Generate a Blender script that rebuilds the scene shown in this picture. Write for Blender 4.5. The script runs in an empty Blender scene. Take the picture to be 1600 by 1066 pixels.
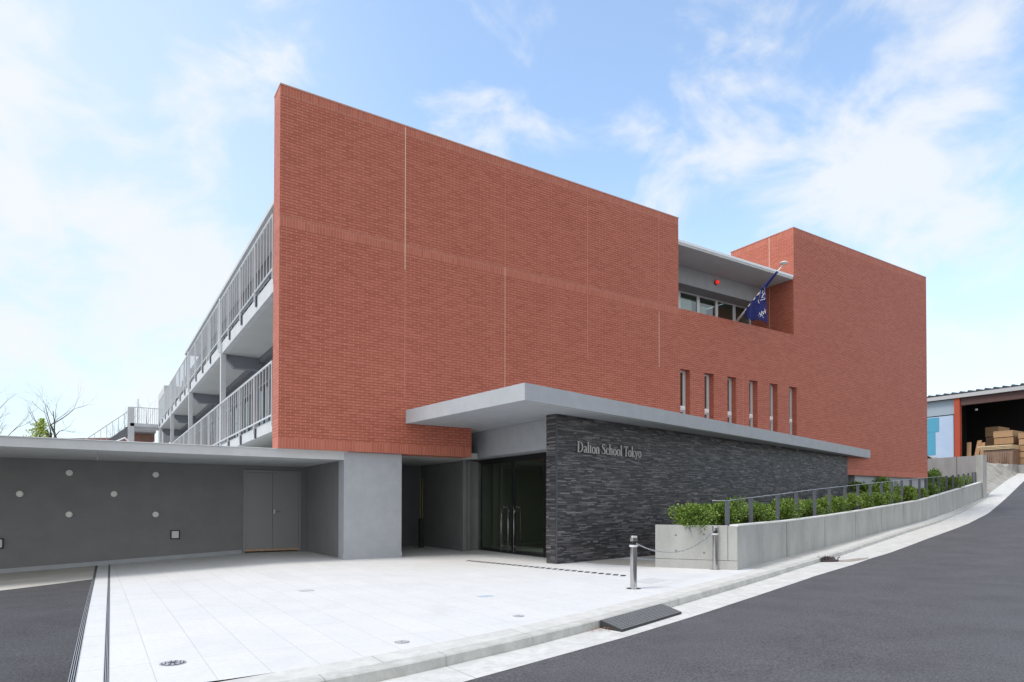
import bpy, math, random
from mathutils import Vector, Matrix
random.seed(7)
S = bpy.context.scene
COL = S.collection
R = math.radians

# ------------------------------------------------------------------ camera
cam_d = bpy.data.cameras.new('camera')
cam = bpy.data.objects.new('camera', cam_d)
COL.objects.link(cam)
S.camera = cam
YAW, PITCH, ROLL = 0.567942, 0.0145727, 0.00098
cam_d.sensor_width = 36.0
cam_d.lens = 36.0 * 1019.1 / 1600
cam_d.shift_y = (776.55 - 533) / 1600
cam_d.clip_start = 0.1
cam_d.clip_end = 3000
F = Vector((math.sin(YAW), math.cos(YAW), 0)); Rt = Vector((math.cos(YAW), -math.sin(YAW), 0)); U = Vector((0, 0, 1))
F2 = F * math.cos(PITCH) + U * math.sin(PITCH); U2 = U * math.cos(PITCH) - F * math.sin(PITCH)
R2 = Rt * math.cos(ROLL) + U2 * math.sin(ROLL); U3 = U2 * math.cos(ROLL) - Rt * math.sin(ROLL)
cam.matrix_world = Matrix(((R2.x, U3.x, -F2.x, 0), (R2.y, U3.y, -F2.y, 0), (R2.z, U3.z, -F2.z, 1.35), (0, 0, 0, 1)))

# ------------------------------------------------------------------ exposure, sky, sun
S.view_settings.view_transform = 'Standard'
S.view_settings.look = 'None'
S.view_settings.exposure = 0.85
S.view_settings.gamma = 1.0
S.view_settings.use_curve_mapping = False
SUN_EL, SUN_AZ = R(56), R(-84)          # azimuth from +Y, clockwise
w = bpy.data.worlds.new('World'); S.world = w; w.use_nodes = True
nt = w.node_tree; nt.nodes.clear()
def N(t, ty, **k):
    n = t.nodes.new(ty)
    for a, b in k.items(): setattr(n, a, b)
    return n
out = N(nt, 'ShaderNodeOutputWorld'); bg = N(nt, 'ShaderNodeBackground')
sky = N(nt, 'ShaderNodeTexSky', sky_type='NISHITA', sun_disc=False, sun_elevation=SUN_EL, sun_rotation=SUN_AZ, air_density=1.0, dust_density=1.2, ozone_density=1.6)
bg.inputs[1].default_value = 0.15
tc = N(nt, 'ShaderNodeTexCoord')
def math_n(t, op, a, b=None, c=None, clamp=False):
    n = N(t, 'ShaderNodeMath', operation=op, use_clamp=clamp)
    for i, v in enumerate((a, b, c)):
        if v is None: continue
        if isinstance(v, (int, float)): n.inputs[i].default_value = v
        else: t.links.new(v, n.inputs[i])
    return n.outputs[0]
nrm = N(nt, 'ShaderNodeVectorMath', operation='NORMALIZE'); nt.links.new(tc.outputs['Generated'], nrm.inputs[0])
DIR = nrm.outputs[0]
sep = N(nt, 'ShaderNodeSeparateXYZ'); nt.links.new(DIR, sep.inputs[0])
# banks of cloud: direction, angular radius, amount
clouds = [((-0.25, .95, .10), .30, .5), ((.02, .95, .34), .13, .75), ((.10, .97, .20), .10, .5), ((.108, .818, .564), .12, .5), ((.438, .735, .50), .085, .75),
          ((.661, .618, .42), .11, .75), ((.807, .415, .41), .15, 1.0), ((.81, .315, .51), .07, .6), ((.897, .378, .16), .20, .6),
          ((-.06, .86, .50), .10, .35), ((.60, .57, .58), .10, .5), ((.2, .9, .25), .20, .35), ((-.9, .2, .4), .5, .7), ((.5, -.8, .35), .5, .6), ((-.4, -.8, .5), .4, .5), ((.74, .33, .6), .12, .35)]
tot = None
for d, r, a in clouds:
    dv = Vector(d).normalized()
    dn = N(nt, 'ShaderNodeVectorMath', operation='DOT_PRODUCT'); nt.links.new(DIR, dn.inputs[0]); dn.inputs[1].default_value = dv
    e = math_n(nt, 'MULTIPLY', math_n(nt, 'SUBTRACT', 1.0, dn.outputs['Value']), -2.0 / (r * r))
    g = math_n(nt, 'MULTIPLY', math_n(nt, 'EXPONENT', e), a)
    tot = g if tot is None else math_n(nt, 'ADD', tot, g)
mp = N(nt, 'ShaderNodeMapping'); mp.inputs['Scale'].default_value = (1, 1, 1.5); mp.inputs['Rotation'].default_value = (.3, .2, .5)
nt.links.new(DIR, mp.inputs[0])
nz = N(nt, 'ShaderNodeTexNoise'); nz.inputs['Scale'].default_value = 7.0; nz.inputs['Detail'].default_value = 9; nz.inputs['Roughness'].default_value = .56
nz.inputs['Distortion'].default_value = .35
nt.links.new(mp.outputs[0], nz.inputs['Vector'])
nz2 = N(nt, 'ShaderNodeTexNoise'); nz2.inputs['Scale'].default_value = 2.2; nz2.inputs['Detail'].default_value = 4
nt.links.new(mp.outputs[0], nz2.inputs['Vector'])
q = math_n(nt, 'ADD', math_n(nt, 'MULTIPLY', tot, .68), math_n(nt, 'MULTIPLY', math_n(nt, 'SUBTRACT', nz.outputs[0], .5), 2.1))
q = math_n(nt, 'ADD', q, math_n(nt, 'MULTIPLY', math_n(nt, 'SUBTRACT', nz2.outputs[0], .5), .5))
mr = N(nt, 'ShaderNodeMapRange', interpolation_type='SMOOTHSTEP'); nt.links.new(q, mr.inputs[0])
mr.inputs[1].default_value = .20; mr.inputs[2].default_value = .76; mr.inputs[3].default_value = .0; mr.inputs[4].default_value = .85
hz = N(nt, 'ShaderNodeMapRange', interpolation_type='SMOOTHSTEP'); nt.links.new(sep.outputs[2], hz.inputs[0])
hz.inputs[1].default_value = .52; hz.inputs[2].default_value = .02; hz.inputs[3].default_value = .0; hz.inputs[4].default_value = .50
lf = N(nt, 'ShaderNodeVectorMath', operation='DOT_PRODUCT'); nt.links.new(DIR, lf.inputs[0]); lf.inputs[1].default_value = (-.42, .88, .22)
lfm = N(nt, 'ShaderNodeMapRange', interpolation_type='SMOOTHSTEP'); nt.links.new(lf.outputs['Value'], lfm.inputs[0])
lfm.inputs[1].default_value = .60; lfm.inputs[2].default_value = 1.0; lfm.inputs[3].default_value = 0; lfm.inputs[4].default_value = .85
hazef = math_n(nt, 'MAXIMUM', hz.outputs[0], lfm.outputs[0])
mask = mr.outputs[0]
pale = N(nt, 'ShaderNodeMix', data_type='RGBA'); pale.blend_type = 'MIX'
skm = N(nt, 'ShaderNodeMix', data_type='RGBA', blend_type='MULTIPLY'); skm.inputs[0].default_value = 1
nt.links.new(sky.outputs[0], skm.inputs[6]); skm.inputs[7].default_value = (1.38, 1.33, 1.22, 1)
nt.links.new(mask, pale.inputs[0]); hzm = N(nt, 'ShaderNodeMix', data_type='RGBA'); nt.links.new(hazef, hzm.inputs[0]); nt.links.new(skm.outputs[2], hzm.inputs[6]); hzm.inputs[7].default_value = (2.75, 3.25, 3.62, 1); nt.links.new(hzm.outputs[2], pale.inputs[6]); pale.inputs[7].default_value = (3.45, 3.55, 3.66, 1)
bd = N(nt, 'ShaderNodeVectorMath', operation='DOT_PRODUCT'); nt.links.new(DIR, bd.inputs[0]); bd.inputs[1].default_value = (-.25, -.93, .27)  # unseen brightening of the sky behind the camera, added to light the facade
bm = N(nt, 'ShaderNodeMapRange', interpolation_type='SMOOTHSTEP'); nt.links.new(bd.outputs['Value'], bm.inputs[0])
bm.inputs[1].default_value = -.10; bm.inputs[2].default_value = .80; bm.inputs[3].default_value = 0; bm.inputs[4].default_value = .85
back_fill = N(nt, 'ShaderNodeMix', data_type='RGBA'); nt.links.new(bm.outputs[0], back_fill.inputs[0]); nt.links.new(pale.outputs[2], back_fill.inputs[6]); back_fill.inputs[7].default_value = (4.1, 4.05, 4.0, 1)
nt.links.new(back_fill.outputs[2], bg.inputs[0]); nt.links.new(bg.outputs[0], out.inputs[0])

sd = bpy.data.lights.new('sun', 'SUN'); sd.energy = 1.2; sd.angle = R(16); sd.color = (1, .955, .89)
sun = bpy.data.objects.new('sun', sd); COL.objects.link(sun)
dirv = Vector((math.sin(SUN_AZ) * math.cos(SUN_EL), math.cos(SUN_AZ) * math.cos(SUN_EL), math.sin(SUN_EL)))
sun.rotation_euler = (-dirv).to_track_quat('-Z', 'Y').to_euler()
S.render.engine = 'CYCLES'
S.cycles.max_bounces = 7

# ------------------------------------------------------------------ mesh builder and object helpers
class MB:
    def __init__(s): s.v = []; s.f = []; s.m = []; s.uv = []
    def face(s, pts, m=0, uv=None):
        i = len(s.v); s.v += [tuple(p) for p in pts]; s.f.append(tuple(range(i, i + len(pts)))); s.m.append(m)
        s.uv.append(uv or [(0, 0)] * len(pts)); return s
    def hexa(s, c, m=0):     # eight corners: bottom 4 ccw from above, top 4
        i = len(s.v); s.v += [tuple(p) for p in c]
        for q in ((3, 2, 1, 0), (4, 5, 6, 7), (0, 1, 5, 4), (1, 2, 6, 5), (2, 3, 7, 6), (3, 0, 4, 7)):
            s.f.append(tuple(i + k for k in q)); s.m.append(m); s.uv.append([(0, 0)] * 4)
        return s
    def box(s, x0, x1, y0, y1, z0, z1, m=0):
        return s.hexa([(x0, y0, z0), (x1, y0, z0), (x1, y1, z0), (x0, y1, z0), (x0, y0, z1), (x1, y0, z1), (x1, y1, z1), (x0, y1, z1)], m)
    def prism(s, poly, z0, z1, m=0):   # poly ccw from above; z may be callables of (x, y)
        g = lambda z, p: z(*p) if callable(z) else z
        n = len(poly); i = len(s.v)
        s.v += [(p[0], p[1], g(z0, p)) for p in poly] + [(p[0], p[1], g(z1, p)) for p in poly]
        s.f.append(tuple(i + k for k in reversed(range(n)))); s.m.append(m); s.uv.append([(0, 0)] * n)
        s.f.append(tuple(i + n + k for k in range(n))); s.m.append(m); s.uv.append([(0, 0)] * n)
        for k in range(n):
            l = (k + 1) % n; s.f.append((i + k, i + l, i + n + l, i + n + k)); s.m.append(m); s.uv.append([(0, 0)] * 4)
        return s
    def tube(s, pts, r, n=8, m=0, caps=True):
        pts = [Vector(p) for p in pts]; rr = r if isinstance(r, (list, tuple)) else [r] * len(pts)
        rings = []; ref = None
        for k, p in enumerate(pts):
            a = pts[min(k + 1, len(pts) - 1)] - pts[max(k - 1, 0)]
            a.normalize()
            if ref is None: ref = Vector((0, 0, 1)) if abs(a.z) < .9 else Vector((1, 0, 0))
            x = a.cross(ref).normalized(); y = x.cross(a).normalized(); ref = y
            i = len(s.v)
            s.v += [tuple(p + (x * math.cos(t) + y * math.sin(t)) * rr[k]) for t in [2 * math.pi * j / n for j in range(n)]]
            rings.append(i)
        for a, b in zip(rings, rings[1:]):
            for j in range(n):
                l = (j + 1) % n; s.f.append((a + j, a + l, b + l, b + j)); s.m.append(m); s.uv.append([(0, 0)] * 4)
        if caps:
            s.f.append(tuple(rings[0] + j for j in reversed(range(n)))); s.m.append(m); s.uv.append([(0, 0)] * n)
            s.f.append(tuple(rings[-1] + j for j in range(n))); s.m.append(m); s.uv.append([(0, 0)] * n)
        return s
    def lathe(s, prof, c, n=24, m=0):   # prof (r, z) bottom to top round a vertical axis
        base = []
        for r, z in prof:
            i = len(s.v); s.v += [(c[0] + r * math.cos(2 * math.pi * j / n), c[1] + r * math.sin(2 * math.pi * j / n), c[2] + z) for j in range(n)]; base.append(i)
        for a, b in zip(base, base[1:]):
            for j in range(n):
                l = (j + 1) % n; s.f.append((a + j, a + l, b + l, b + j)); s.m.append(m); s.uv.append([(0, 0)] * 4)
        s.f.append(tuple(base[0] + j for j in reversed(range(n)))); s.m.append(m); s.uv.append([(0, 0)] * n)
        s.f.append(tuple(base[-1] + j for j in range(n))); s.m.append(m); s.uv.append([(0, 0)] * n)
        return s
    def build(s, name, mats, parent=None, smooth=False, bevel=0):
        me = bpy.data.meshes.new(name); me.from_pydata(s.v, [], s.f)
        if not isinstance(mats, (list, tuple)): mats = [mats]
        for m in mats: me.materials.append(m)
        me.polygons.foreach_set('material_index', s.m)
        uvl = me.uv_layers.new(name='UVMap')
        flat = [c for fu in s.uv for p in fu for c in p]
        uvl.data.foreach_set('uv', flat)
        if smooth: me.polygons.foreach_set('use_smooth', [True] * len(me.polygons))
        me.update()
        o = bpy.data.objects.new(name, me); COL.objects.link(o)
        if parent:
            o.parent = parent
            o.matrix_parent_inverse = Matrix.Translation(-Vector(parent.location)) if parent.type == 'EMPTY' and parent.parent is None else Matrix.Identity(4)
        if bevel:
            b = o.modifiers.new('bevel', 'BEVEL'); b.width = bevel; b.segments = 2; b.limit_method = 'ANGLE'
        return o
def tag(o, label=None, cat=None, group=None, kind=None):
    for k, v in (('label', label), ('category', cat), ('group', group), ('kind', kind)):
        if v: o[k] = v
    return o
def empty(name, loc, label, cat, group=None):
    o = bpy.data.objects.new(name, None); COL.objects.link(o); o.location = loc; o.empty_display_size = .3
    return tag(o, label, cat, group)
def sub(part, o):     # hang o under a part that has itself no transform of its own
    pass

# ------------------------------------------------------------------ materials
def mat(name, col, rough=.6, metal=0., spec=.5):
    m = bpy.data.materials.new(name); m.use_nodes = True
    b = m.node_tree.nodes['Principled BSDF']
    b.inputs['Base Color'].default_value = (*col, 1); b.inputs['Roughness'].default_value = rough
    b.inputs['Metallic'].default_value = metal; b.inputs['Specular IOR Level'].default_value = spec
    return m
def ramp(t, fac, stops):
    r = N(t, 'ShaderNodeValToRGB'); t.links.new(fac, r.inputs[0])
    e = r.color_ramp.elements
    while len(e) < len(stops): e.new(.5)
    for el, (p, c) in zip(e, stops): el.position = p; el.color = (*c, 1) if len(c) == 3 else c
    return r.outputs[0]
def noise(t, vec, scale, detail=4, rough=.55, dist=0):
    n = N(t, 'ShaderNodeTexNoise'); n.inputs['Scale'].default_value = scale; n.inputs['Detail'].default_value = detail
    n.inputs['Roughness'].default_value = rough; n.inputs['Distortion'].default_value = dist
    if vec is not None: t.links.new(vec, n.inputs['Vector'])
    return n.outputs[0]
def posn(t):
    return N(t, 'ShaderNodeNewGeometry').outputs['Position']
def bump(t, b, h, strength=.3, dist=.01):
    n = N(t, 'ShaderNodeBump'); n.inputs['Strength'].default_value = strength; n.inputs['Distance'].default_value = dist
    t.links.new(h, n.inputs['Height']); t.links.new(n.outputs[0], b.inputs['Normal'])
def mixc(t, f, a, b, blend='MIX'):
    n = N(t, 'ShaderNodeMix', data_type='RGBA', blend_type=blend)
    for i, v in ((0, f), (6, a), (7, b)):
        if isinstance(v, (int, float)): n.inputs[i].default_value = v
        elif isinstance(v, tuple): n.inputs[i].default_value = (*v, 1)
        else: t.links.new(v, n.inputs[i])
    return n.outputs[2]
def noisy(name, c0, c1, scale=6, fine=60, rough=.75, bs=.25, bd=.004, metal=0, spec=.4, stretch=None, finew=.35):
    m = mat(name, c0, rough, metal, spec); t = m.node_tree; b = t.nodes['Principled BSDF']
    p = posn(t)
    if stretch:
        mpn = N(t, 'ShaderNodeMapping'); mpn.inputs['Scale'].default_value = stretch; t.links.new(p, mpn.inputs[0]); p2 = mpn.outputs[0]
    else: p2 = p
    big = noise(t, p2, scale, 6, .6); fn = noise(t, p, fine, 3, .7)
    f = math_n(t, 'ADD', math_n(t, 'MULTIPLY', big, 1 - finew), math_n(t, 'MULTIPLY', fn, finew))
    t.links.new(ramp(t, f, [(.34, c0), (.66, c1)]), b.inputs['Base Color'])
    bump(t, b, fn, bs, bd)
    return m

def brick_mat(name, soldier_z=()):
    m = mat(name, (.4, .13, .1), .6, 0, .32); t = m.node_tree; b = t.nodes['Principled BSDF']
    geo = N(t, 'ShaderNodeNewGeometry')
    sp = N(t, 'ShaderNodeSeparateXYZ'); t.links.new(geo.outputs['Position'], sp.inputs[0])
    sn = N(t, 'ShaderNodeSeparateXYZ'); t.links.new(geo.outputs['True Normal'], sn.inputs[0])
    ax = math_n(t, 'ABSOLUTE', sn.outputs[0]); gx = math_n(t, 'GREATER_THAN', ax, .5); gz = math_n(t, 'GREATER_THAN', math_n(t, 'ABSOLUTE', sn.outputs[2]), .5)
    hx = math_n(t, 'MULTIPLY', sp.outputs[0], math_n(t, 'SUBTRACT', 1.0, gx))
    h = math_n(t, 'ADD', hx, math_n(t, 'MULTIPLY', sp.outputs[1], gx))
    zz = math_n(t, 'ADD', math_n(t, 'MULTIPLY', sp.outputs[2], math_n(t, 'SUBTRACT', 1.0, gz)), math_n(t, 'MULTIPLY', sp.outputs[1], gz))
    cv = N(t, 'ShaderNodeCombineXYZ'); t.links.new(h, cv.inputs[0]); t.links.new(math_n(t, 'SUBTRACT', zz, 2.73), cv.inputs[1])
    cs = N(t, 'ShaderNodeCombineXYZ'); t.links.new(math_n(t, 'SUBTRACT', zz, 2.73), cs.inputs[0]); t.links.new(h, cs.inputs[1])
    def bt(vec, off, wdt):
        n = N(t, 'ShaderNodeTexBrick'); t.links.new(vec, n.inputs['Vector']); n.offset = off
        for k, v in (('Scale', 1.0), ('Mortar Size', .0062), ('Mortar Smooth', .25), ('Bias', 0.0), ('Brick Width', wdt), ('Row Height', .0715)): n.inputs[k].default_value = v
        n.inputs['Color1'].default_value = (0, 0, 0, 1); n.inputs['Color2'].default_value = (1, 1, 1, 1); n.inputs['Mortar'].default_value = (.5, .5, .5, 1)
        return n
    n1 = bt(cv.outputs[0], .5, .237); n2 = bt(cs.outputs[0], 0, .50)
    s = None
    for z0, z1, umax in soldier_z:
        g = math_n(t, 'MULTIPLY', math_n(t, 'MULTIPLY', math_n(t, 'GREATER_THAN', sp.outputs[2], z0), math_n(t, 'LESS_THAN', sp.outputs[2], z1)), math_n(t, 'LESS_THAN', sp.outputs[0], umax))
        s = g if s is None else math_n(t, 'ADD', s, g, clamp=True)
    val = mixc(t, s, n1.outputs[0], n2.outputs[0]) if s else n1.outputs[0]
    fac = N(t, 'ShaderNodeMix', data_type='FLOAT')
    if s: t.links.new(s, fac.inputs[0])
    else: fac.inputs[0].default_value = 0
    t.links.new(n1.outputs['Fac'], fac.inputs[2]); t.links.new(n2.outputs['Fac'], fac.inputs[3])
    mort = fac.outputs[0]
    bigm = noise(t, geo.outputs['Position'], .55, 5, .6)
    fine = noise(t, geo.outputs['Position'], 45, 3, .7)
    c = ramp(t, val, [(.0, (.355, .092, .054)), (.3, (.43, .121, .074)), (.7, (.48, .144, .091)), (1, (.54, .18, .12))])
    c = mixc(t, .35, c, ramp(t, bigm, [(.35, (.435, .120, .074)), (.65, (.515, .155, .10))]))
    c = mixc(t, .3, c, ramp(t, fine, [(.3, (.33, .083, .05)), (.7, (.59, .195, .13))]))
    # bed joints carry the shade of deep raking as a dark colour, head joints are pale
    fr = math_n(t, 'FRACT', math_n(t, 'DIVIDE', math_n(t, 'SUBTRACT', zz, 2.73), .0715))
    bed = math_n(t, 'LESS_THAN', math_n(t, 'ABSOLUTE', math_n(t, 'SUBTRACT', math_n(t, 'ABSOLUTE', math_n(t, 'SUBTRACT', fr, .5)), .5)), .085)
    if s: bed = math_n(t, 'ADD', math_n(t, 'MULTIPLY', bed, math_n(t, 'SUBTRACT', 1.0, s)), math_n(t, 'MULTIPLY', s, .26))
    mc = mixc(t, bed, (.58, .30, .23), (.16, .042, .028))
    t.links.new(mixc(t, mort, c, mc), b.inputs['Base Color'])
    hh = math_n(t, 'ADD', math_n(t, 'SUBTRACT', 1.0, mort), math_n(t, 'MULTIPLY', fine, .2))
    bump(t, b, hh, .8, .006)
    return m

M = {}
M['brick'] = brick_mat('red_brick_tile', [(2.70, 2.97, 99), (8.03, 8.30, 17.2), (11.17, 11.44, 17.2), (12.38, 12.66, 99)])
M['spray'] = noisy('grey_sprayed_render', (.345, .366, .395), (.415, .438, .468), 3.5, 90, .85, .5, .004, finew=.45)
M['soffit'] = noisy('soffit_paint', (.46, .475, .46), (.52, .535, .52), 1.2, 30, .8, .1, .002)
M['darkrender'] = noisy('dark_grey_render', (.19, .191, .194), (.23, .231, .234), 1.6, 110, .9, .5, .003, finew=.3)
M['concrete'] = noisy('fair_faced_concrete', (.30, .303, .288), (.44, .443, .425), 1.8, 34, .75, .3, .003, stretch=(1, 1, .35), finew=.3)
M['copstone'] = noisy('pale_coping', (.66, .66, .64), (.76, .76, .74), 3, 40, .8, .2, .002)  # sky light on the planter's top edge, put into a pale colour
M['oldconcrete'] = noisy('old_grey_concrete', (.24, .235, .235), (.34, .335, .335), 1.8, 26, .85, .4, .004, stretch=(1, 1, .3))
M['kerb'] = noisy('kerb_concrete', (.44, .44, .41), (.62, .62, .59), 2.2, 55, .85, .4, .003)
M['slab'] = noisy('deck_edge_paint', (.48, .50, .515), (.56, .58, .595), 2.0, 40, .75, .2, .002)
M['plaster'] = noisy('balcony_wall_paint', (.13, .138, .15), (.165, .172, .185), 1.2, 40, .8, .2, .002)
M['beamgrey'] = mat('blue_grey_beam_paint', (.20, .215, .245), .7)
M['balframe'] = mat('balcony_door_frame', (.20, .21, .225), .5, .2)
M['steel'] = mat('stainless_steel', (.50, .49, .49), .13, 1)
M['railmetal'] = mat('pale_aluminium', (.72, .74, .76), .42, .35)
M['galv'] = mat('galvanised_grey', (.40, .42, .44), .5, .3)
M['darkmetal'] = mat('dark_bracket_metal', (.07, .075, .09), .5, .3)
M['fencemetal'] = mat('grey_blue_fence_paint', (.085, .095, .115), .6, 0)
M['white'] = mat('white_paint', (.8, .8, .8), .5)
M['black'] = mat('black_rubber', (.03, .03, .032), .65)
M['blackgloss'] = mat('black_metal', (.025, .025, .028), .35, .4)
M['sealant'] = mat('pale_sealant', (.78, .58, .48), .8); M['sealant2'] = mat('brick_coloured_sealant', (.60, .27, .20), .8)
M['darkgap'] = mat('dark_gap', (.02, .02, .02), .9)
M['letter'] = mat('brushed_letter_steel', (.42, .41, .395), .5, .3)
M['red'] = mat('red_lens', (.75, .03, .02), .3); 
_b = M['red'].node_tree.nodes['Principled BSDF']; _b.inputs['Emission Color'].default_value = (1, .03, .02, 1); _b.inputs['Emission Strength'].default_value = .35
M['glow'] = mat('ceiling_light_glow', (.8, .8, .75), .4)
_b = M['glow'].node_tree.nodes['Principled BSDF']; _b.inputs['Emission Color'].default_value = (1, .97, .85, 1); _b.inputs['Emission Strength'].default_value = 6.0
M['yellow'] = mat('dull_yellow_trim', (.40, .36, .07), .5)
M['doorpaint'] = mat('grey_door_paint', (.27, .275, .285), .55)
M['rawwood'] = noisy('raw_plywood', (.45, .28, .17), (.60, .42, .28), 4, 30, .8, .1, .002)
M['interior'] = mat('dim_lobby_wall', (.42, .43, .40), .8); M['slitblind'] = mat('dark_blind', (.10, .11, .11), .8)
M['roomwall'] = mat('pale_room_wall', (.62, .62, .58), .8)
M['curtain'] = mat('beige_curtain', (.45, .38, .30), .9)

def glass_mat(name, tint, refl=.10, rough=.02, gc=(.9, .95, .95)):
    m = bpy.data.materials.new(name); m.use_nodes = True; t = m.node_tree; t.nodes.clear()
    o = N(t, 'ShaderNodeOutputMaterial'); mx = N(t, 'ShaderNodeMixShader'); tr = N(t, 'ShaderNodeBsdfTransparent'); gl = N(t, 'ShaderNodeBsdfGlossy')
    tr.inputs[0].default_value = (*tint, 1); gl.inputs['Roughness'].default_value = rough; gl.inputs['Color'].default_value = (*gc, 1)
    lw = N(t, 'ShaderNodeFresnel'); lw.inputs[0].default_value = 1.5
    gb = N(t, 'ShaderNodeNewGeometry'); t.links.new(math_n(t, 'MULTIPLY', math_n(t, 'SUBTRACT', 1.0, gb.outputs['Backfacing']), math_n(t, 'ADD', lw.outputs[0], refl, clamp=True)), mx.inputs[0]); t.links.new(tr.outputs[0], mx.inputs[1]); t.links.new(gl.outputs[0], mx.inputs[2])
    t.links.new(mx.outputs[0], o.inputs[0]); return m
M['glass'] = glass_mat('dark_tinted_glass', (.62, .67, .63), .12, .03, (.62, .70, .65))
M['winglass'] = glass_mat('window_glass', (.72, .78, .74), .10); M['balglass'] = glass_mat('balcony_glass', (.22, .25, .27), .0)

# pavers: faint joints on pale granite
def paver_mat(name, c0, c1, w_, h_, joint, jdark, off=0.0, rot=0.0, jm=.0042, spk=.5):
    m = mat(name, c0, .7, 0, .35); t = m.node_tree; b = t.nodes['Principled BSDF']; p = posn(t)
    mpn = N(t, 'ShaderNodeMapping'); mpn.inputs['Rotation'].default_value = (0, 0, rot); t.links.new(p, mpn.inputs[0])
    sp = N(t, 'ShaderNodeSeparateXYZ'); t.links.new(mpn.outputs[0], sp.inputs[0])
    cv = N(t, 'ShaderNodeCombineXYZ'); t.links.new(sp.outputs[1], cv.inputs[0]); t.links.new(sp.outputs[0], cv.inputs[1])
    if h_ > 4: mpn.inputs['Location'].default_value = (h_ / 2, .2, 0)
    n = N(t, 'ShaderNodeTexBrick'); t.links.new(cv.outputs[0], n.inputs['Vector']); n.offset = off
    for k, v in (('Scale', 1.0), ('Mortar Size', jm), ('Mortar Smooth', .3), ('Brick Width', w_), ('Row Height', h_)): n.inputs[k].default_value = v
    n.inputs['Color1'].default_value = (0, 0, 0, 1); n.inputs['Color2'].default_value = (1, 1, 1, 1)
    c = ramp(t, n.outputs[0], [(0, c0), (1, c1)])
    st = noise(t, p, 1.1, 9, .72, .5); fn = noise(t, p, 120, 2, .7); f2 = noise(t, p, 18, 4, .7)
    c = mixc(t, .45, c, ramp(t, st, [(.32, tuple(x * .70 for x in c0)), (.56, c1)]))
    c = mixc(t, spk, c, mixc(t, ramp(t, fn, [(.36, (0, 0, 0)), (.62, (1, 1, 1))]), tuple(x * .80 for x in c0), tuple(min(.86, x * 1.08) for x in c1)))
    c = mixc(t, .2, c, ramp(t, f2, [(.35, tuple(x * .82 for x in c0)), (.6, c1)]))
    t.links.new(mixc(t, n.outputs['Fac'], c, jdark), b.inputs['Base Color'])
    bump(t, b, math_n(t, 'ADD', math_n(t, 'MULTIPLY', n.outputs['Fac'], -1.0), math_n(t, 'MULTIPLY', fn, .15)), .4, .004)
    return m
M['paver'] = paver_mat('white_granite_paver', (.60, .61, .61), (.70, .71, .71), 1.07, .407, 0, (.50, .50, .49))
M['stripstone'] = paver_mat('white_strip_stone', (.60, .61, .61), (.69, .70, .70), .55, 5, 0, (.40, .40, .38))
M['beige'] = paver_mat('beige_paving', (.42, .39, .34), (.52, .48, .42), .3, .15, 0, (.30, .27, .23), off=.5)
M['pavement'] = noisy('pavement_concrete', (.44, .43, .39), (.56, .55, .51), 1.5, 45, .85, .4, .003)

def asphalt_mat(name, c0, c1):
    m = mat(name, c0, .82, 0, .3); t = m.node_tree; b = t.nodes['Principled BSDF']; p = posn(t)
    big = noise(t, p, .9, 8, .68, .3); agg = noise(t, p, 48, 4, .85)
    vo = N(t, 'ShaderNodeTexVoronoi'); vo.inputs['Scale'].default_value = 95; t.links.new(p, vo.inputs['Vector'])
    c = ramp(t, big, [(.33, tuple(x * .72 for x in c0)), (.5, tuple((x + y) / 2 for x, y in zip(c0, c1))), (.68, (c1[0] * 1.08, c1[1] * 1.14, c1[2] * 1.14))])
    c = mixc(t, .55, c, mixc(t, ramp(t, agg, [(.36, (0, 0, 0)), (.64, (1, 1, 1))]), tuple(x * .12 for x in c0), tuple(x * 2.1 for x in c1)))
    sc = ramp(t, vo.outputs['Distance'], [(.0, (1, 1, 1)), (.16, (0, 0, 0))])
    vr = N(t, 'ShaderNodeSeparateColor'); t.links.new(vo.outputs['Color'], vr.inputs[0])
    pick = math_n(t, 'MULTIPLY', sc, math_n(t, 'GREATER_THAN', vr.outputs[0], .9))
    c = mixc(t, math_n(t, 'MULTIPLY', pick, .7), c, (.30, .29, .28))
    t.links.new(c, b.inputs['Base Color'])
    bump(t, b, agg, .8, .006)
    return m
M['asphalt'] = asphalt_mat('asphalt', (.068, .067, .072), (.096, .094, .100))
M['asphalt2'] = asphalt_mat('parking_asphalt', (.046, .046, .050), (.072, .071, .076))
M['soil'] = noisy('planter_soil', (.06, .045, .03), (.11, .08, .05), 8, 60, .95, .8, .02)
M['ground'] = noisy('far_ground', (.20, .19, .16), (.28, .26, .22), .5, 12, .95, .4, .02)

# gutter and kerb stones: joints across the run, taken from arc length in the UVs
def run_mat(name, c0, c1, pitch):
    m = noisy(name, c0, c1, 1.8, 60, .85, .4, .003); t = m.node_tree; b = t.nodes['Principled BSDF']
    uv = N(t, 'ShaderNodeUVMap'); sp = N(t, 'ShaderNodeSeparateXYZ'); t.links.new(uv.outputs[0], sp.inputs[0])
    fr = math_n(t, 'FRACT', math_n(t, 'DIVIDE', sp.outputs[0], pitch)); j = math_n(t, 'LESS_THAN', fr, .007 / pitch)
    old = b.inputs['Base Color'].links[0].from_socket
    st = noise(t, posn(t), 5, 5, .7, .6)
    c = mixc(t, .35, old, mixc(t, ramp(t, st, [(.40, (0, 0, 0)), (.62, (1, 1, 1))]), tuple(x * .74 for x in c0), c1))
    t.links.new(mixc(t, j, c, (.22, .22, .20)), b.inputs['Base Color']); return m
M['kerbrun'] = run_mat('kerb_stone', (.42, .42, .39), (.58, .58, .55), 1.2)
M['gutterrun'] = run_mat('gutter_concrete', (.52, .52, .49), (.66, .66, .64), 2.4)
M['borderrun'] = run_mat('border_concrete', (.54, .54, .51), (.64, .64, .61), 1.8)

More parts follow.
